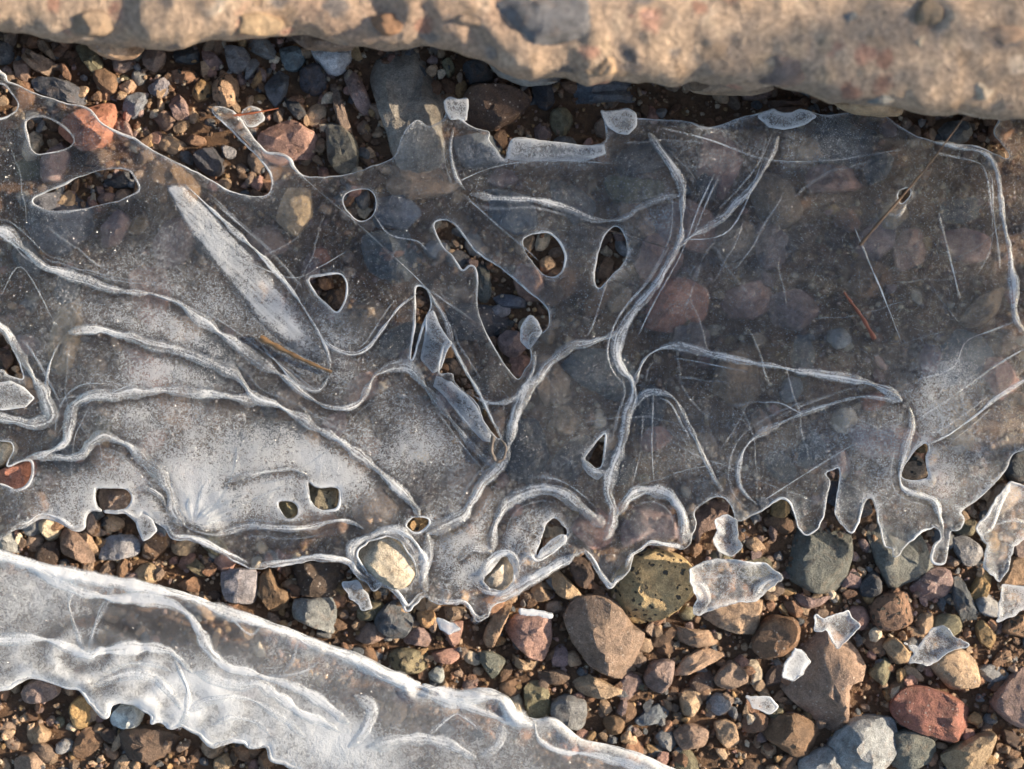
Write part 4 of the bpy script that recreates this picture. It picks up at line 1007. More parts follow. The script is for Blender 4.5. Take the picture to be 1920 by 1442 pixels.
while len(fillers) < 285 and tries < 60000:
    tries += 1
    px, py = rf.uniform(0, 1920), rf.uniform(60, 1442)
    if py < float(lip_y(px)) + 4: continue
    r = 10 + 26 * rf.random() ** 1.6
    iA, iB = float(SA.inside(px, py)), float(SB.inside(px, py))
    if max(iA, iB) > 14 and rf.random() > .12: continue
    a, b = int(py // 4) + 100, int(px // 4) + 100; q = max(1, int(r * .72 / 4))
    if occ[a - q:a + q + 1, b - q:b + q + 1].mean() > .12: continue
    for yy in range(a - q, a + q + 1):
        for xx in range(b - q, b + q + 1):
            if (yy - a) ** 2 + (xx - b) ** 2 <= q * q + 1: occ[yy, xx] = True
    fillers.append((px, py, r))
shape_w = ['rounded', 'angular', 'flat', 'lumpy', 'oval', 'wedge-shaped', 'chunky']
for px, py, r in fillers:
    k = rf.randrange(len(protos)); o = bpy.data.objects.new('pebble', protos[k]); COL.objects.link(o)
    ck = rf.choice(colk)
    if py < 420 and rf.random() < .35: ck = rf.choice(['grey', 'slate', 'taupe', 'rust'])
    zb = gz_px(px, py) - .0003
    sc_ = r * S / .01
    h = rf.uniform(.7, 1.15) * sc_
    t = ice_top(px, py)
    if t is not None: h = min(h, max(.2, (t - zb) / .0105))
    o.scale = (sc_ * rf.uniform(.9, 1.25), sc_ * rf.uniform(.8, 1.1), h)
    o.rotation_euler = (rf.uniform(-.25, .25), rf.uniform(-.25, .25), rf.uniform(0, 6.28))
    x, y, _ = P(px, py, zb + .004); o.location = (x, y, zb)
    j = rf.uniform(.75, 1.25); o.color = tuple(v * j for v in PAL[ck]) + (1,)
    # label: size, colour, nearest findable stone and the direction from it
    size = 'tiny' if r < 11 else 'small' if r < 16 else 'medium'
    order = sorted(uniq, key=lambda q: np.hypot(*(LAND[q][0] - (px, py))))
    lab = None
    for q in order[:6]:
        c = LAND[q][0]; dn = DIRW[int(((math.degrees(math.atan2(-(py - c[1]), px - c[0])) + 22.5) % 360) // 45)]
        cand = f"{size} {COLWORD[ck]} pebble {dn} the {SHORT[q]}"
        if cand not in seen and len(cand.split()) <= 16: lab = cand; break
    if lab is None:
        q = order[0]; c = LAND[q][0]
        for adj in shape_w:
            cand = f"{size} {adj} {COLWORD[ck]} pebble near the {SHORT[q]}"
            if cand not in seen and len(cand.split()) <= 16: lab = cand; break
    seen[lab or 'x'] = 1
    tag(o, lab or f"{size} {COLWORD[ck]} pebble among the gravel", 'pebble', 'loose pebbles in the gravel')

# ------------------------------------------------------------------ fine gravel: too many to count
def ico(sub):
    bm = bmesh.new(); bmesh.ops.create_icosphere(bm, subdivisions=sub, radius=1)
    v = np.array([q.co[:] for q in bm.verts]); f = np.array([[w.index for w in q.verts] for q in bm.faces]); bm.free(); return v, f
def grains(name, n, sub, rmin, rmax, pw, label, seed, zoff, colours):
    rng = np.random.default_rng(seed)
    bv, bf = ico(sub)
    px = rng.uniform(-330, 2250, n); py = rng.uniform(-60, 1800, n)
    if sub == 2:      # leave the sandy hollows to the fine grit
        for ex, ey, ea, eb in ((1060, 232, 120, 42), (350, 235, 60, 60), (1340, 200, 70, 34), (1060, 480, 120, 90), (960, 560, 50, 60), (130, 250, 30, 30)):
            m_ = ((px - ex) / ea) ** 2 + ((py - ey) / eb) ** 2 > 1; px, py = px[m_], py[m_]
        m_ = (SA.inside(px, py) < 18) | (rng.random(len(px)) < .22); px, py = px[m_], py[m_]
        n = len(px)
    r = (rmin + (rmax - rmin) * rng.random(n) ** pw) * S
    sx = r * rng.uniform(.8, 1.35, n); sy = r * rng.uniform(.65, 1.05, n); sz = r * rng.uniform(.5, .85, n)
    # flattened, knocked-about shapes: several deformed templates
    T = []
    for k in range(12):
        t = bv * (1 + .30 * (rng.random((len(bv), 1)) - .5)); 
        for _ in range(6):
            d = rng.normal(size=3); d /= np.linalg.norm(d); lim = rng.uniform(.42, .8)
            q = t @ d; t = t - np.clip(q - lim, 0, None)[:, None] * d
        T.append(t)
    T = np.array(T)[rng.integers(0, 12, n)]
    T = T * np.stack([sx, sy, sz], -1)[:, None, :]
    a = rng.uniform(0, 2 * np.pi, n); b = rng.normal(0, .35, n)
    T = np.stack([T[..., 0], T[..., 1] * np.cos(b)[:, None] - T[..., 2] * np.sin(b)[:, None], T[..., 1] * np.sin(b)[:, None] + T[..., 2] * np.cos(b)[:, None]], -1)
    X = T[..., 0] * np.cos(a)[:, None] - T[..., 1] * np.sin(a)[:, None]; Y = T[..., 0] * np.sin(a)[:, None] + T[..., 1] * np.cos(a)[:, None]
    wx = (px - 960) * S; wy = -(py - 721) * S
    gz = ground_z(wx, wy)
    Z = T[..., 2] + (gz + r * zoff + rng.uniform(0, .0012, n))[:, None]
    V = np.stack([X + wx[:, None], Y + wy[:, None], Z], -1).reshape(-1, 3)
    F = (bf[None] + (np.arange(n) * len(bv))[:, None, None]).reshape(-1, 3)
    me = mesh_np(name, V, F, sub == 1)
    pal = np.array([PAL[c] for c in colours])[rng.integers(0, len(colours), n)] * rng.uniform(.55, 1.2, (n, 1))
    at = me.attributes.new('tint', 'FLOAT_COLOR', 'POINT')
    at.data.foreach_set('color', np.repeat(np.c_[pal, np.ones(n)], len(bv), 0).astype(np.float32).ravel())
    return tag(link(name, me, M_GRAIN), label, 'gravel', kind='stuff')
def chips(name, n, label, seed, colours):
    rng = np.random.default_rng(seed); pv = []; 
    for me in protos:
        v = np.zeros(len(me.vertices) * 3); me.vertices.foreach_get('co', v); me.calc_loop_triangles()
        f = np.zeros(len(me.loop_triangles) * 3, int); me.loop_triangles.foreach_get('vertices', f); pv.append((v.reshape(-1, 3) / .01, f.reshape(-1, 3)))
    VV = []; FF = []; CC = []; base = 0; k = 0; tr = 0
    while k < n and tr < 40000:
        tr += 1
        px, py = rng.uniform(-300, 2220), rng.uniform(40, 1760)
        if py < float(lip_y(px)) - 30 or max(float(SA.inside(px, py)), float(SB.inside(px, py))) > 10: continue
        a, b = int(py // 4) + 100, int(px // 4) + 100
        r = 11 + 17 * rng.random() ** 1.7
        if 0 <= a < occ.shape[0] and 0 <= b < occ.shape[1]:
            q = max(1, int(r * .7 / 4))
            if occ[a - q:a + q + 1, b - q:b + q + 1].mean() > .15: continue
        v, f = pv[rng.integers(len(pv))]; t = rng.uniform(0, 6.28); tl = rng.normal(0, .3)
        w = v * np.array([rng.uniform(.9, 1.35), rng.uniform(.65, 1), rng.uniform(.6, .95)]) * r * S
        w = np.c_[w[:, 0], w[:, 1] * math.cos(tl) - w[:, 2] * math.sin(tl), w[:, 1] * math.sin(tl) + w[:, 2] * math.cos(tl)]
        w = np.c_[w[:, 0] * math.cos(t) - w[:, 1] * math.sin(t), w[:, 0] * math.sin(t) + w[:, 1] * math.cos(t), w[:, 2]]
        x, y = (px - 960) * S, -(py - 721) * S
        w = w + np.array([x, y, float(ground_z(np.array([x]), np.array([y]))[0]) - .0004 + .0012 * rng.random()])
        VV.append(w); FF.append(f + base); base += len(v); k += 1
        CC.append(np.repeat([np.r_[np.array(PAL[colours[rng.integers(len(colours))]]) * rng.uniform(.6, 1.2), 1]], len(v), 0))
    me = mesh_np(name, np.concatenate(VV), np.concatenate(FF)); me.set_sharp_from_angle(angle=math.radians(30))
    at = me.attributes.new('tint', 'FLOAT_COLOR', 'POINT'); at.data.foreach_set('color', np.concatenate(CC).astype(np.float32).ravel())
    return tag(link(name, me, M_GRAIN), label, 'gravel', kind='stuff')
chips('stone_chips', 1050, 'angular brown and grey stone chips packed between the larger stones', 63, ['taupe', 'tan', 'brown', 'grey', 'mauve', 'rust', 'brown', 'taupe', 'tan', 'dbrown', 'tan', 'brown', 'taupe'])
grains('gravel', 6900, 2, 6, 17, 1.7, 'mixed brown and grey gravel filling the gaps between the stones', 61, .35, ['taupe', 'tan', 'brown', 'grey', 'mauve', 'rust', 'slate', 'brown', 'tan', 'taupe', 'ochre', 'tan', 'cream', 'pink', 'rust'])
grains('grit', 26000, 1, 2.2, 7, 1.5, 'fine orange-brown grit scattered between the stones', 62, .55, ['rust', 'tan', 'brown', 'ochre', 'rust', 'brown', 'cream', 'mauve', 'taupe'])

# ------------------------------------------------------------------ ice objects
ICE_A_LABEL = ('wide clear ice sheet with white veins and melted holes across the middle')
RIDGES_A = [
 ("-60,470 0,432 75,495 110,507 150,522 200,538 245,546 290,552 330,567 375,598 430,635 490,680 535,712 570,740 610,762 645,767 675,750 690,725 710,700 745,686 770,692 800,724", 13, .8),
 ("128,622 180,619 240,630 300,648 360,665 410,685 445,705 470,735 495,752 540,770 600,805 640,830 690,865 740,910 775,950 790,972", 16, .85),
 ("48,862 95,848 125,830 130,795 140,760 165,742 220,740 290,733 360,735 430,745 485,756", 15, .85),
 ("60,854 110,856 150,855 170,835 190,820 215,822 245,838 275,868 300,890 315,920 325,955 345,985", 16, .8),
 ("-40,560 0,612 30,650 60,700 85,745 96,775 85,790 50,794 0,782 -40,770", 17, .8),
 ("112,640 96,675 88,705 86,735", 8, .8),
 ("345,345 420,415 500,490 550,550 590,610 612,655 618,690", 7, 1.),
 ("485,640 520,680 555,715 585,731 603,727 616,706", 7, .7),
 ("590,620 620,650 660,663 690,652 715,620 745,580 775,556 783,551", 8, .8),
 ("1215,250 1250,295 1275,340 1280,390 1275,445 1255,490 1225,540 1190,580 1165,620 1155,660 1165,690 1185,715 1187,745 1175,780 1165,830 1150,880 1140,920 1150,960 1140,1000 1130,1012", 13, .85),
 ("1165,622 1120,638 1070,650 1035,675 1010,705 985,735 970,770 958,810 955,835", 17, .85),
 ("1190,722 1200,685 1225,660 1260,650 1300,655 1370,672 1440,685 1520,698 1600,710 1650,725 1692,752", 11, .9),
 ("1188,768 1205,742 1235,735 1265,750 1285,785 1310,835 1335,890 1355,922", 9, .8),
 ("1692,752 1640,745 1600,746 1540,763 1480,785 1430,810 1400,835 1385,870 1385,905 1400,930 1420,946", 8, .8),
 ("920,1032 930,980 950,945 980,926 1020,918 1060,930 1100,960 1132,986", 20, .85),
 ("1158,964 1175,935 1200,920 1235,922 1265,940 1280,970 1282,1020", 18, .85),
 ("955,830 940,870 920,892 895,920 880,950 865,970 820,990 800,1000", 16, .75),
 ("880,362 930,372 1000,373 1060,390 1110,410 1160,412 1200,390 1240,372 1276,365", 10, .75),
 ("1460,255 1440,305 1400,360 1350,410 1300,440 1265,470", 11, .75),
 ("1740,264 1800,275 1850,290 1872,330 1880,400 1893,470 1900,540 1905,600 1930,632", 11, .85),
 ("1940,700 1870,745 1820,785 1770,820 1738,832", 6, .95),
 ("1705,765 1710,800 1700,830 1690,870 1688,900 1700,920 1730,930 1755,945 1765,975 1768,1000", 11, .85),
 ("850,242 845,280 855,330 872,357", 6, .8),
 ("762,692 800,727 850,792 900,852 930,880", 9, .6),
 ("345,985 400,1002 470,986 560,990 640,976 682,992", 9, .8),
 ("420,905 470,890 520,882 555,880 580,895", 9, .8),
 ("250,918 275,915 300,930 310,950", 8, .8),
 ("660,1050 668,1022 690,1005 735,995 770,1020 792,1060", 15, .9),
 ("880,735 905,752 935,756 965,745 985,722 1000,690 1003,660", 8, .85),
 ("800,540 835,600 850,650 880,705 915,770 940,825", 6, .8),
 ("1700,382 1692,395 1680,405 1665,400", 8, .7),
 ("800,1000 805,1040 795,1075 800,1110", 12, .8),
 ("860,1050 880,1030 910,1030 925,1042", 10, .75),
 ("895,1100 912,1110 940,1112 968,1100", 10, .95),
 ("1090,858 1110,882 1135,888 1147,900", 8, .9),
]
# each vein runs in a clear groove
for p, w, f in RIDGES_A:
    L = resample(smooth_line(pts(p), 6), 4)
    for x, y in L:
        c, r = int((x - SA.X[0]) / SA.cell), int((y + w * .45 - SA.Y[0]) / SA.cell); q = 9
        r0, r1, c0, c1 = max(0, r - q), min(len(SA.Y), r + q + 1), max(0, c - q), min(len(SA.X), c + q + 1)
        if r1 <= r0 or c1 <= c0: continue
        d2 = (SA.gx[r0:r1, c0:c1] - x) ** 2 + (SA.gy[r0:r1, c0:c1] - y - w * .45) ** 2
        g = np.exp(-d2 / (w * .8 + 3) ** 2)
        SA.frost[r0:r1, c0:c1] *= 1 - .13 * g
        SA.z[r0:r1, c0:c1] -= .00005 * g
ice_a = tag(SA.build('ice_sheet', M_ICE), ICE_A_LABEL, 'ice')
for k, (p, w, f) in enumerate(RIDGES_A): ridge(SA, ice_a, p, w * 1.3, None, f * .9, seed=k)
# frosty lips where the lower rim has curled up
for k, (p_, w) in enumerate((("1282,1026 1255,1021 1220,1017 1203,1027 1182,1042 1173,1064", 9), ("1172,1078 1158,1085 1147,1096 1136,1088 1122,1066 1108,1043 1096,1030", 9), ("1082,1036 1066,1050 1038,1060 1008,1080 983,1093 962,1109 943,1119 925,1128", 18),
   ("912,1150 900,1158 888,1152 880,1137 868,1127 840,1129 813,1122", 12), ("800,1110 786,1114 765,1136 750,1116 737,1104 718,1094 700,1100", 12), ("690,1086 668,1070 655,1053 600,1044 560,1049 510,1055 480,1062", 11), ("465,1057 440,1044 410,1030 390,1020 358,1006 328,1004 314,986", 9),
   ("262,975 250,968 232,957 214,957", 8), ("156,985 135,988 112,972 76,964 55,978 30,984", 8), ("700,1000 735,990 772,1012 795,1052 792,1090", 20), ("668,1060 655,1030 672,1008", 14), ("975,1060 990,1040 1005,1050 1030,1040 1060,1015 1072,1000", 12), ("900,1080 912,1060 940,1036 962,1042 975,1070", 14))):
    ridge(SA, ice_a, p_, w, w * .35, .88, 'lip', seed=700 + k)
# faint secondary lines that follow the veins, and the pleats of the fan at the foot of the left side
rr_ = random.Random(31); nl = 0
for p_, w, f in RIDGES_A:
    L = resample(smooth_line(pts(p_), 6), 6)
    if len(L) < 20: continue
    d = np.gradient(L, axis=0); d /= np.hypot(d[:, 0], d[:, 1])[:, None] + 1e-9
    for _ in range(2 if len(L) > 40 else 1):
        a = rr_.randrange(0, len(L) // 2); b = min(len(L), a + rr_.randrange(12, max(13, len(L) * 2 // 3)))
        o1, o2 = [rr_.choice((-1, 1)) * (w * .7 + rr_.uniform(3, 16)) for _ in range(2)]; o2 = math.copysign(o2, o1)
        off = np.linspace(o1, o2, b - a)
        Q = L[a:b] + np.c_[-d[a:b, 1], d[a:b, 0]] * off[:, None]
        if float(np.min(SA.inside(Q[:, 0], Q[:, 1]))) < 6: continue
        nl += 1; ridge(SA, ice_a, Q[::3], rr_.uniform(2.2, 5), 1.2, rr_.uniform(.35, .6), 'crease', seed=400 + nl)
for k in range(16):
    a = math.radians(-172 + 11 * k + rr_.uniform(-3, 3)); ln = rr_.uniform(45, 120) * (1.7 if k > 10 else 1); cv = rr_.uniform(-.5, .5)
    Q = np.array([(362 + ln * t * math.cos(a + cv * t), 985 + ln * t * math.sin(a + cv * t) * .8) for t in np.linspace(.15, 1, 6)])
    if float(np.min(SA.inside(Q[:, 0], Q[:, 1]))) < 5: continue
    ridge(SA, ice_a, Q, rr_.uniform(3, 8), 1.6, rr_.uniform(.3, .55), 'crease', seed=500 + k)
# hair-fine flow lines frozen into the sheet
for k in range(70):
    x, y = rr_.uniform(0, 1900), rr_.uniform(260, 1050); Q = [(x, y)]; a = rr_.uniform(0, 6.28)
    for _ in range(rr_.randrange(5, 14)):
        a += rr_.uniform(-.22, .22); x += 14 * math.cos(a); y += 14 * math.sin(a); Q.append((x, y))
    Q = np.array(Q)
    if float(np.min(SA.inside(Q[:, 0], Q[:, 1]))) < 8: continue
    ridge(SA, ice_a, Q, rr_.uniform(1.8, 3.6), 1., rr_.uniform(.3, .6), 'crease', seed=600 + k)
CRACKS_A = ["550,315 600,360 650,402 710,455 780,520 800,541", "800,541 850,575 885,600", "1340,325 1310,390 1275,480 1230,560 1195,632", "1350,325 1325,380 1300,440",
 "1930,648 1860,690 1790,740 1715,792", "1905,602 1860,620 1812,640 1786,690 1720,712", "1420,945 1500,895 1580,845 1610,830", "0,560 40,500 100,600 112,612", "420,470 540,520 600,500 650,470",
 "850,345 920,315 1000,302 1080,303 1150,306", "870,365 930,420 990,470 1010,490", "1140,520 1115,600 1100,630", "1205,780 1200,850 1185,910", "1225,740 1222,830 1226,900", "1760,400 1775,460 1790,520 1800,560",
 "1240,240 1330,262 1440,300 1560,300 1690,280", "700,400 730,440 780,452 800,470", "640,810 670,800 690,780", "700,1085 780,1060 830,1050", "1600,420 1650,540 1690,640", "1285,450 1370,430 1430,300"]
for k, p in enumerate(CRACKS_A): ridge(SA, ice_a, p, 3.2, 1.2, .75, 'crack', seed=100 + k)

def plate(outline, z0, slope=(0, 0), curl=0., frost=.6, cell=2.3, thick=.0011, name='ice_shard', parent=None, mat=None, rim=1.4, jag=9, seed=0, curl_dir=None):
    p = pts(outline); c = p.mean(0)
    def zf(x, y, sd):
        z = z0 + slope[0] * (x - c[0]) * S + slope[1] * (y - c[1]) * S + .0010 * fbm(x + seed * 331, y, 40, 3, 401)
        if curl_dir is not None:
            t = (x - c[0]) * curl_dir[0] + (y - c[1]) * curl_dir[1]
            z = z + curl * np.clip(t / 30, -1, 2) * abs(1)
        else: z = z + curl * np.exp(-np.clip(sd, 0, 60) / 8.) * np.clip(fbm(x + seed * 77, y, 60, 2, 404) * 4 + .35, 0, 1)
        return z
    def ff(x, y, sd): return frost + .35 * fbm(x + seed * 51, y, 30, 3, 411) + .5 * np.exp(-np.clip(sd, 0, 60) / 6.)
    sh = Sheet(p, [], cell, zf, ff, thick, (lambda x, y: jag * fbm(x + seed * 13, y, 11, 3, 421)), 1)
    return sh, sh.build(name, mat or M_ICE, parent, rim, M_RIM)

# curled flaps that belong to the big sheet
for k, (o_, z0, sl, cd) in enumerate((
   ("832,190 842,181 858,186 876,184 878,200 873,226 860,222 845,224 834,208", .0185, (0, 0), (-.2, -1)),
   ("1124,204 1134,210 1160,207 1177,203 1192,214 1194,235 1178,252 1160,250 1142,238", .0190, (0, 0), (0, -1)),
   ("1420,218 1432,211 1450,204 1462,212 1482,213 1500,205 1516,208 1530,218 1510,232 1470,242 1440,236", .0192, (0, 0), (0, -1)),
   ("975,640 978,612 990,592 998,590 1008,602 1017,622 1005,640 992,655", .0175, (0, 0), (0, -1)),
   ("960,260 1000,262 1050,268 1100,274 1133,270 1136,288 1100,300 1020,302 956,300 950,290", .0180, (0, 0), (0, -1)),
   ("1062,1004 1060,1018 1040,1030 1012,1046 1004,1052 1015,1030 1035,1012 1050,1003", .0178, (0, 0), (.3, -.6)),
   ("800,592 812,580 822,606 842,640 848,642 838,652 826,690 812,700 790,672 798,630", .0170, (0, 0), (.5, -.5)),
   ("818,705 846,716 872,738 895,765 918,812 925,830 905,826 860,775 830,740 812,724", .0168, (0, 0), (.6, -.4)),
   ("250,960 265,955 285,975 295,995 280,1010 268,1015 258,990", .0165, (0, 0), (.5, .5)),
   ("-30,724 18,714 44,726 64,746 48,764 0,768 -30,762", .0178, (0, 0), (-.2, -.8)),
   ("1098,862 1100,875 1118,882 1130,890 1120,900 1102,888 1092,872", .0165, (0, 0), (-.5, .5)))):
    plate(o_, z0, sl, .0016, .55, parent=ice_a, name='curled_flap', rim=1.3, jag=3, seed=k + 3, curl_dir=cd)
# opaque frosted panel lying in the clear ice
FP = "312,352 328,343 347,347 380,378 420,420 470,470 520,520 560,575 592,625 610,668 608,690 575,676 525,648 480,606 438,548 395,486 350,425 325,380"
p_ = pts(FP)
def fP(x, y, sd):
    across = ((x - 312) * .66 - (y - 352) * .75); along = ((x - 312) * .68 + (y - 352) * .74) / 450.
    f = .80 - .012 * np.clip(across - 14, 0, 60) * np.clip(1.2 - along, .2, 1) - .35 * np.clip(along - .75, 0, 1)
    f = f + .5 * fbm(across * 3, along * 60, 9, 3, 72) + .5 * fbm(x, y, 45, 3, 74)
    return f * np.clip(sd / (4 + 42 * np.clip(along - .25, 0, 1)), 0, 1)
shp = Sheet(p_, [], 3.0, lambda x, y, sd: SA.top(x, y) + .0004 * np.clip(sd / 16, 0, 1) - .00012, fP, .0003, lambda x, y: 7 * fbm(x, y, 20, 3, 73))
shp.build('frosted_panel', M_ICE, ice_a, 0)

ice_b = tag(SB.build('ice_sheet', M_ICE2, rim=3.2), 'thick milky ice sheet sloping across the lower left corner', 'ice')
for k, (p, w, f) in enumerate([
 ("-60,1030 0,1042 60,1062 120,1098 200,1118 290,1125 340,1140 370,1180 400,1225 430,1250 500,1270 560,1290 620,1330 655,1358", 15, .95),
 ("-60,1022 0,1040 130,1077 300,1107 480,1166 640,1226 740,1270 850,1304 930,1308 965,1345 1000,1358", 16, .95),
 ("-60,1205 0,1200 80,1198 130,1215 165,1230 200,1218 280,1212 330,1230 362,1262", 14, .85),
 ("175,1285 215,1268 255,1262 292,1272 322,1302 340,1330", 12, .8), ("200,1262 240,1245 290,1247 325,1262", 7, .7),
 ("365,1262 440,1280 500,1290 560,1332 640,1372", 16, .85), ("665,1302 697,1325 694,1352 672,1385 655,1400", 15, .85),
 ("690,1402 760,1388 830,1390 892,1422", 14, .9), ("943,1350 934,1395 900,1418", 10, .85), ("1000,1352 1012,1390 1060,1412 1120,1416 1200,1442 1250,1470", 11, .9),
 ("640,1222 700,1262 770,1292 840,1315 905,1335 950,1352 1000,1352", 16, .8), ("345,1335 400,1312 460,1310 520,1340 570,1380", 10, .75), ("400,1360 440,1345 480,1352 510,1380", 8, .75),
 ("800,1380 850,1340 870,1345 905,1370", 6, .6), ("130,1075 140,1100 130,1140 160,1225", 7, .6), ("215,1090 200,1130 175,1180 168,1225", 7, .55), ("430,1140 440,1165 470,1190 490,1170", 5, .6),
 ("560,1195 548,1240 530,1262", 5, .5), ("600,1240 560,1262 500,1268", 6, .6), ("330,1240 350,1290 350,1335 335,1368", 10, .9)]):
    ridge(SB, ice_b, p, w * 1.35, w * .22, f * 1.15, seed=200 + k)

# loose shards
SHARDS = [
 ("1293,1068 1305,1060 1340,1046 1362,1048 1385,1052 1440,1056 1471,1085 1440,1105 1420,1125 1380,1131 1340,1140 1310,1156 1299,1152 1309,1120 1295,1096", .0185, .0035, .52, 'square clear ice plate with curled white corners, lower right of the ice sheet'),
 ("1340,976 1358,965 1382,974 1381,1000 1391,1025 1370,1043 1346,1036 1337,1010 1348,995", .0150, .003, .62, 'small white lump of ice above the square ice plate'),
 ("1528,1150 1545,1162 1590,1145 1613,1175 1592,1195 1570,1219 1558,1195 1548,1180 1526,1187", .0175, .002, .50, 'small star-shaped ice shard on the big triangular stone'),
 ("1695,1205 1720,1212 1745,1182 1768,1170 1790,1195 1816,1210 1772,1225 1746,1246 1700,1245 1716,1224", .0155, .003, .5, 'crinkled white ice shard above the tan lumpy stone'),
 ("1828,990 1850,970 1872,928 1895,905 1935,915 1935,1000 1900,1026 1888,1070 1875,1093 1845,1062 1850,1022", .0165, .0025, .42, 'long clear ice piece with ridges at the right edge'),
 ("1877,1095 1935,1104 1935,1136 1895,1156 1870,1166", .0165, .001, .55, 'triangular ice shard at the right edge below the long piece'),
 ("1490,1215 1510,1222 1519,1240 1490,1281 1467,1270 1470,1247", .0145, .001, .68, 'opaque bluish white ice crumb left of the big triangular stone'),
 ("1400,1305 1440,1309 1462,1325 1445,1338 1410,1326", .0125, .001, .6, 'flat pale ice crumb below the rounded mauve-tan pebble'),
 ("974,1142 1036,1150 1036,1159 974,1153", .0160, .0005, .85, 'thin white strip of ice on the pink-tan block'),
 ("455,205 470,196 488,205 495,222 482,236 462,236 450,222", .0125, .002, .45, 'small glassy lump of ice under the reddish needle'),
 ("640,1092 668,1088 690,1118 698,1140 680,1142 655,1118", .0110, .001, .5, 'clear ice splinter left of the dark slate blue stone'),
 ("820,1160 850,1168 862,1180 845,1192 825,1180", .0130, .001, .7, 'tiny ice crumb left of the leaning sliver'),
]
for k, (o_, z0, cu, fr, lab) in enumerate(SHARDS):
    sh, o = plate(o_, z0, (rs.uniform(-.05, .05), rs.uniform(-.05, .05)), cu, fr, seed=20 + k, mat=M_ICE2 if fr > .65 else M_ICE)
    tag(o, lab, 'ice', 'loose ice shards')
    if k == 4:
        ridge(sh, o, "1895,908 1875,950 1862,985 1845,1000", 7, 3, .8, seed=301); ridge(sh, o, "1862,985 1900,975 1930,985", 6, 3, .7, seed=302)
    if k == 0:
        ridge(sh, o, "1300,1092 1318,1098 1328,1120 1322,1140", 9, 6, .9, seed=303); ridge(sh, o, "1412,1118 1425,1098 1445,1086 1464,1084", 13, 7, 1., seed=304); ridge(sh, o, "1312,1082 1370,1080 1440,1084", 5, 2, .4, seed=305)

# ------------------------------------------------------------------ stalks and needles
def stalk(label, P3, r, col, name='stalk', cat='stalk'):
    p = np.array([P(*q) for q in P3]); 
    out = []
    q = [np.array(v) for v in p]
    t = np.linspace(0, len(q) - 1, (len(q) - 1) * 8 + 1)
    L = np.array([np.interp(t, range(len(q)), p[:, a]) for a in range(3)]).T
    for _ in range(6): L[1:-1] = .5 * L[1:-1] + .25 * (L[:-2] + L[2:])
    m = len(L); d = np.gradient(L, axis=0); d /= np.linalg.norm(d, axis=1)[:, None]
    u = np.cross(d, [0, 0, 1.]); u /= np.linalg.norm(u, axis=1)[:, None] + 1e-9; w = np.cross(u, d)
    rr = r * S * (1 - .55 * np.linspace(0, 1, m)) * (1 + .2 * np.sin(np.arange(m) * 1.1))
    V = np.stack([L + rr[:, None] * (u * math.cos(a) + w * math.sin(a)) for a in np.linspace(0, 2 * math.pi, 7)[:-1]], 1).reshape(-1, 3)
    i = np.arange(m - 1)[:, None]; k = np.arange(6)[None, :]
    f = np.stack([i * 6 + k, (i + 1) * 6 + k, (i + 1) * 6 + (k + 1) % 6, i * 6 + (k + 1) % 6], -1).reshape(-1, 4)
    o = link(name, mesh_np(name, V, f), M_STALK); o.color = col + (1,)
    return tag(o, label, cat)
stalk('long thin brown stalk piercing the ice near the right edge', [(1612, 460, .0195), (1650, 415, .0205), (1697, 362, .0215), (1750, 298, .024), (1806, 222, .028)], 3.0, (.16, .09, .045))
stalk('short rusty red needle frozen into the ice, right of centre', [(1640, 636, .0185), (1620, 600, .0192), (1600, 572, .0195), (1582, 548, .0198)], 4.0, (.20, .055, .025), 'needle', 'needle')
stalk('reddish needle over the glassy ice lump, upper left', [(438, 217, .016), (475, 212, .0165), (522, 203, .0165)], 2.6, (.28, .085, .035), 'needle', 'needle')
stalk('brown twig lying in the slot of the frosted panel', [(488, 633, .0192), (525, 653, .0194), (570, 676, .0194), (622, 698, .0190)], 5.5, (.15, .085, .035), 'twig', 'twig')
stalk('pale stem curling round the knot at the ice centre', [(925, 818, .020), (920, 845, .0205), (930, 868, .0205), (945, 860, .0205), (950, 838, .020), (940, 825, .020)], 4.0, (.13, .10, .075), 'stem', 'stem')
stalk('thin grass stem crossing the slanted ice hole', [(1120, 425, .0130), (1180, 443, .0132), (1262, 468, .0128)], 2.2, (.20, .12, .07))
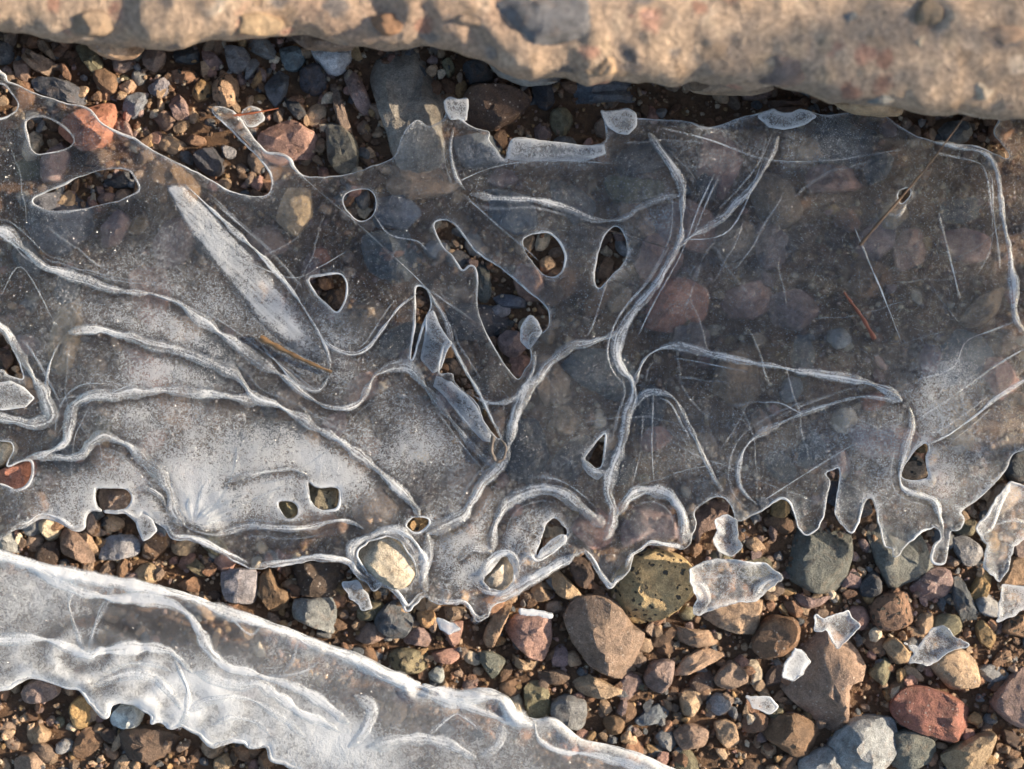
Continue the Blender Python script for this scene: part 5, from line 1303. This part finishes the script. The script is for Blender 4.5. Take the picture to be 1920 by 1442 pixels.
stalk('thin brown stem lying over the upper left gravel', [(393, 203, .0125), (425, 232, .014), (470, 275, .0175)], 3.4, (.12, .08, .055), 'stem', 'stem')

# ------------------------------------------------------------------ beyond the right edge: unseen bush added to shade the right half
def shade_shrub(label, x, y, z, ry, rz, n, seed):
    """bush of twigs and small dead leaves, added out of view to cast soft shade"""
    r_ = np.random.default_rng(seed); root = bpy.data.objects.new('shade_shrub', None); COL.objects.link(root); root.location = (x, y, 0)
    c = r_.normal(size=(n, 3)); c /= np.linalg.norm(c, axis=1)[:, None]; c *= (r_.random(n) ** .45)[:, None]
    c = c * np.array([ry * .8, ry, rz]) + np.array([0, 0, z])
    u = r_.normal(size=(n, 3)); u /= np.linalg.norm(u, axis=1)[:, None]; v = np.cross(u, r_.normal(size=(n, 3))); v /= np.linalg.norm(v, axis=1)[:, None]; w = np.cross(u, v)
    ln = r_.uniform(.006, .012, n)[:, None]
    V = np.stack([c - u * ln, c + v * ln * .5 + w * ln * .2, c + u * ln, c - v * ln * .5 + w * ln * .2], 1).reshape(-1, 3)
    o = link('crown', mesh_np('crown', V, np.arange(4 * n).reshape(-1, 4)), M_STALK, root); o.color = (.20, .12, .05, 1); o['kind'] = 'stuff'
    for k in range(12):
        t = c[r_.integers(n)]; L = np.array([t * s_ ** 1.2 * np.array([1, 1, 1]) + np.array([0, 0, t[2] * (s_ - s_ ** 1.2)]) for s_ in np.linspace(0, 1, 8)])
        rad = np.linspace(.004, .001, 8)[:, None]
        V = np.stack([L + rad * np.array([math.cos(a), math.sin(a), 0]) for a in (0, 2.1, 4.2)], 1).reshape(-1, 3)
        F = np.array([(3 * i_ + j_, 3 * i_ + (j_ + 1) % 3, 3 * i_ + 3 + (j_ + 1) % 3, 3 * i_ + 3 + j_) for i_ in range(7) for j_ in range(3)])
        o = link('stem', mesh_np('stem', V, F), M_STALK, root); o.color = (.10, .07, .045, 1)
    return tag(root, label, 'shade_shrub')
shade_shrub('added dry-leaved bush, unseen beyond the right edge, shading the right half', 1.35, .12, .49, .115, .09, 650, 4)
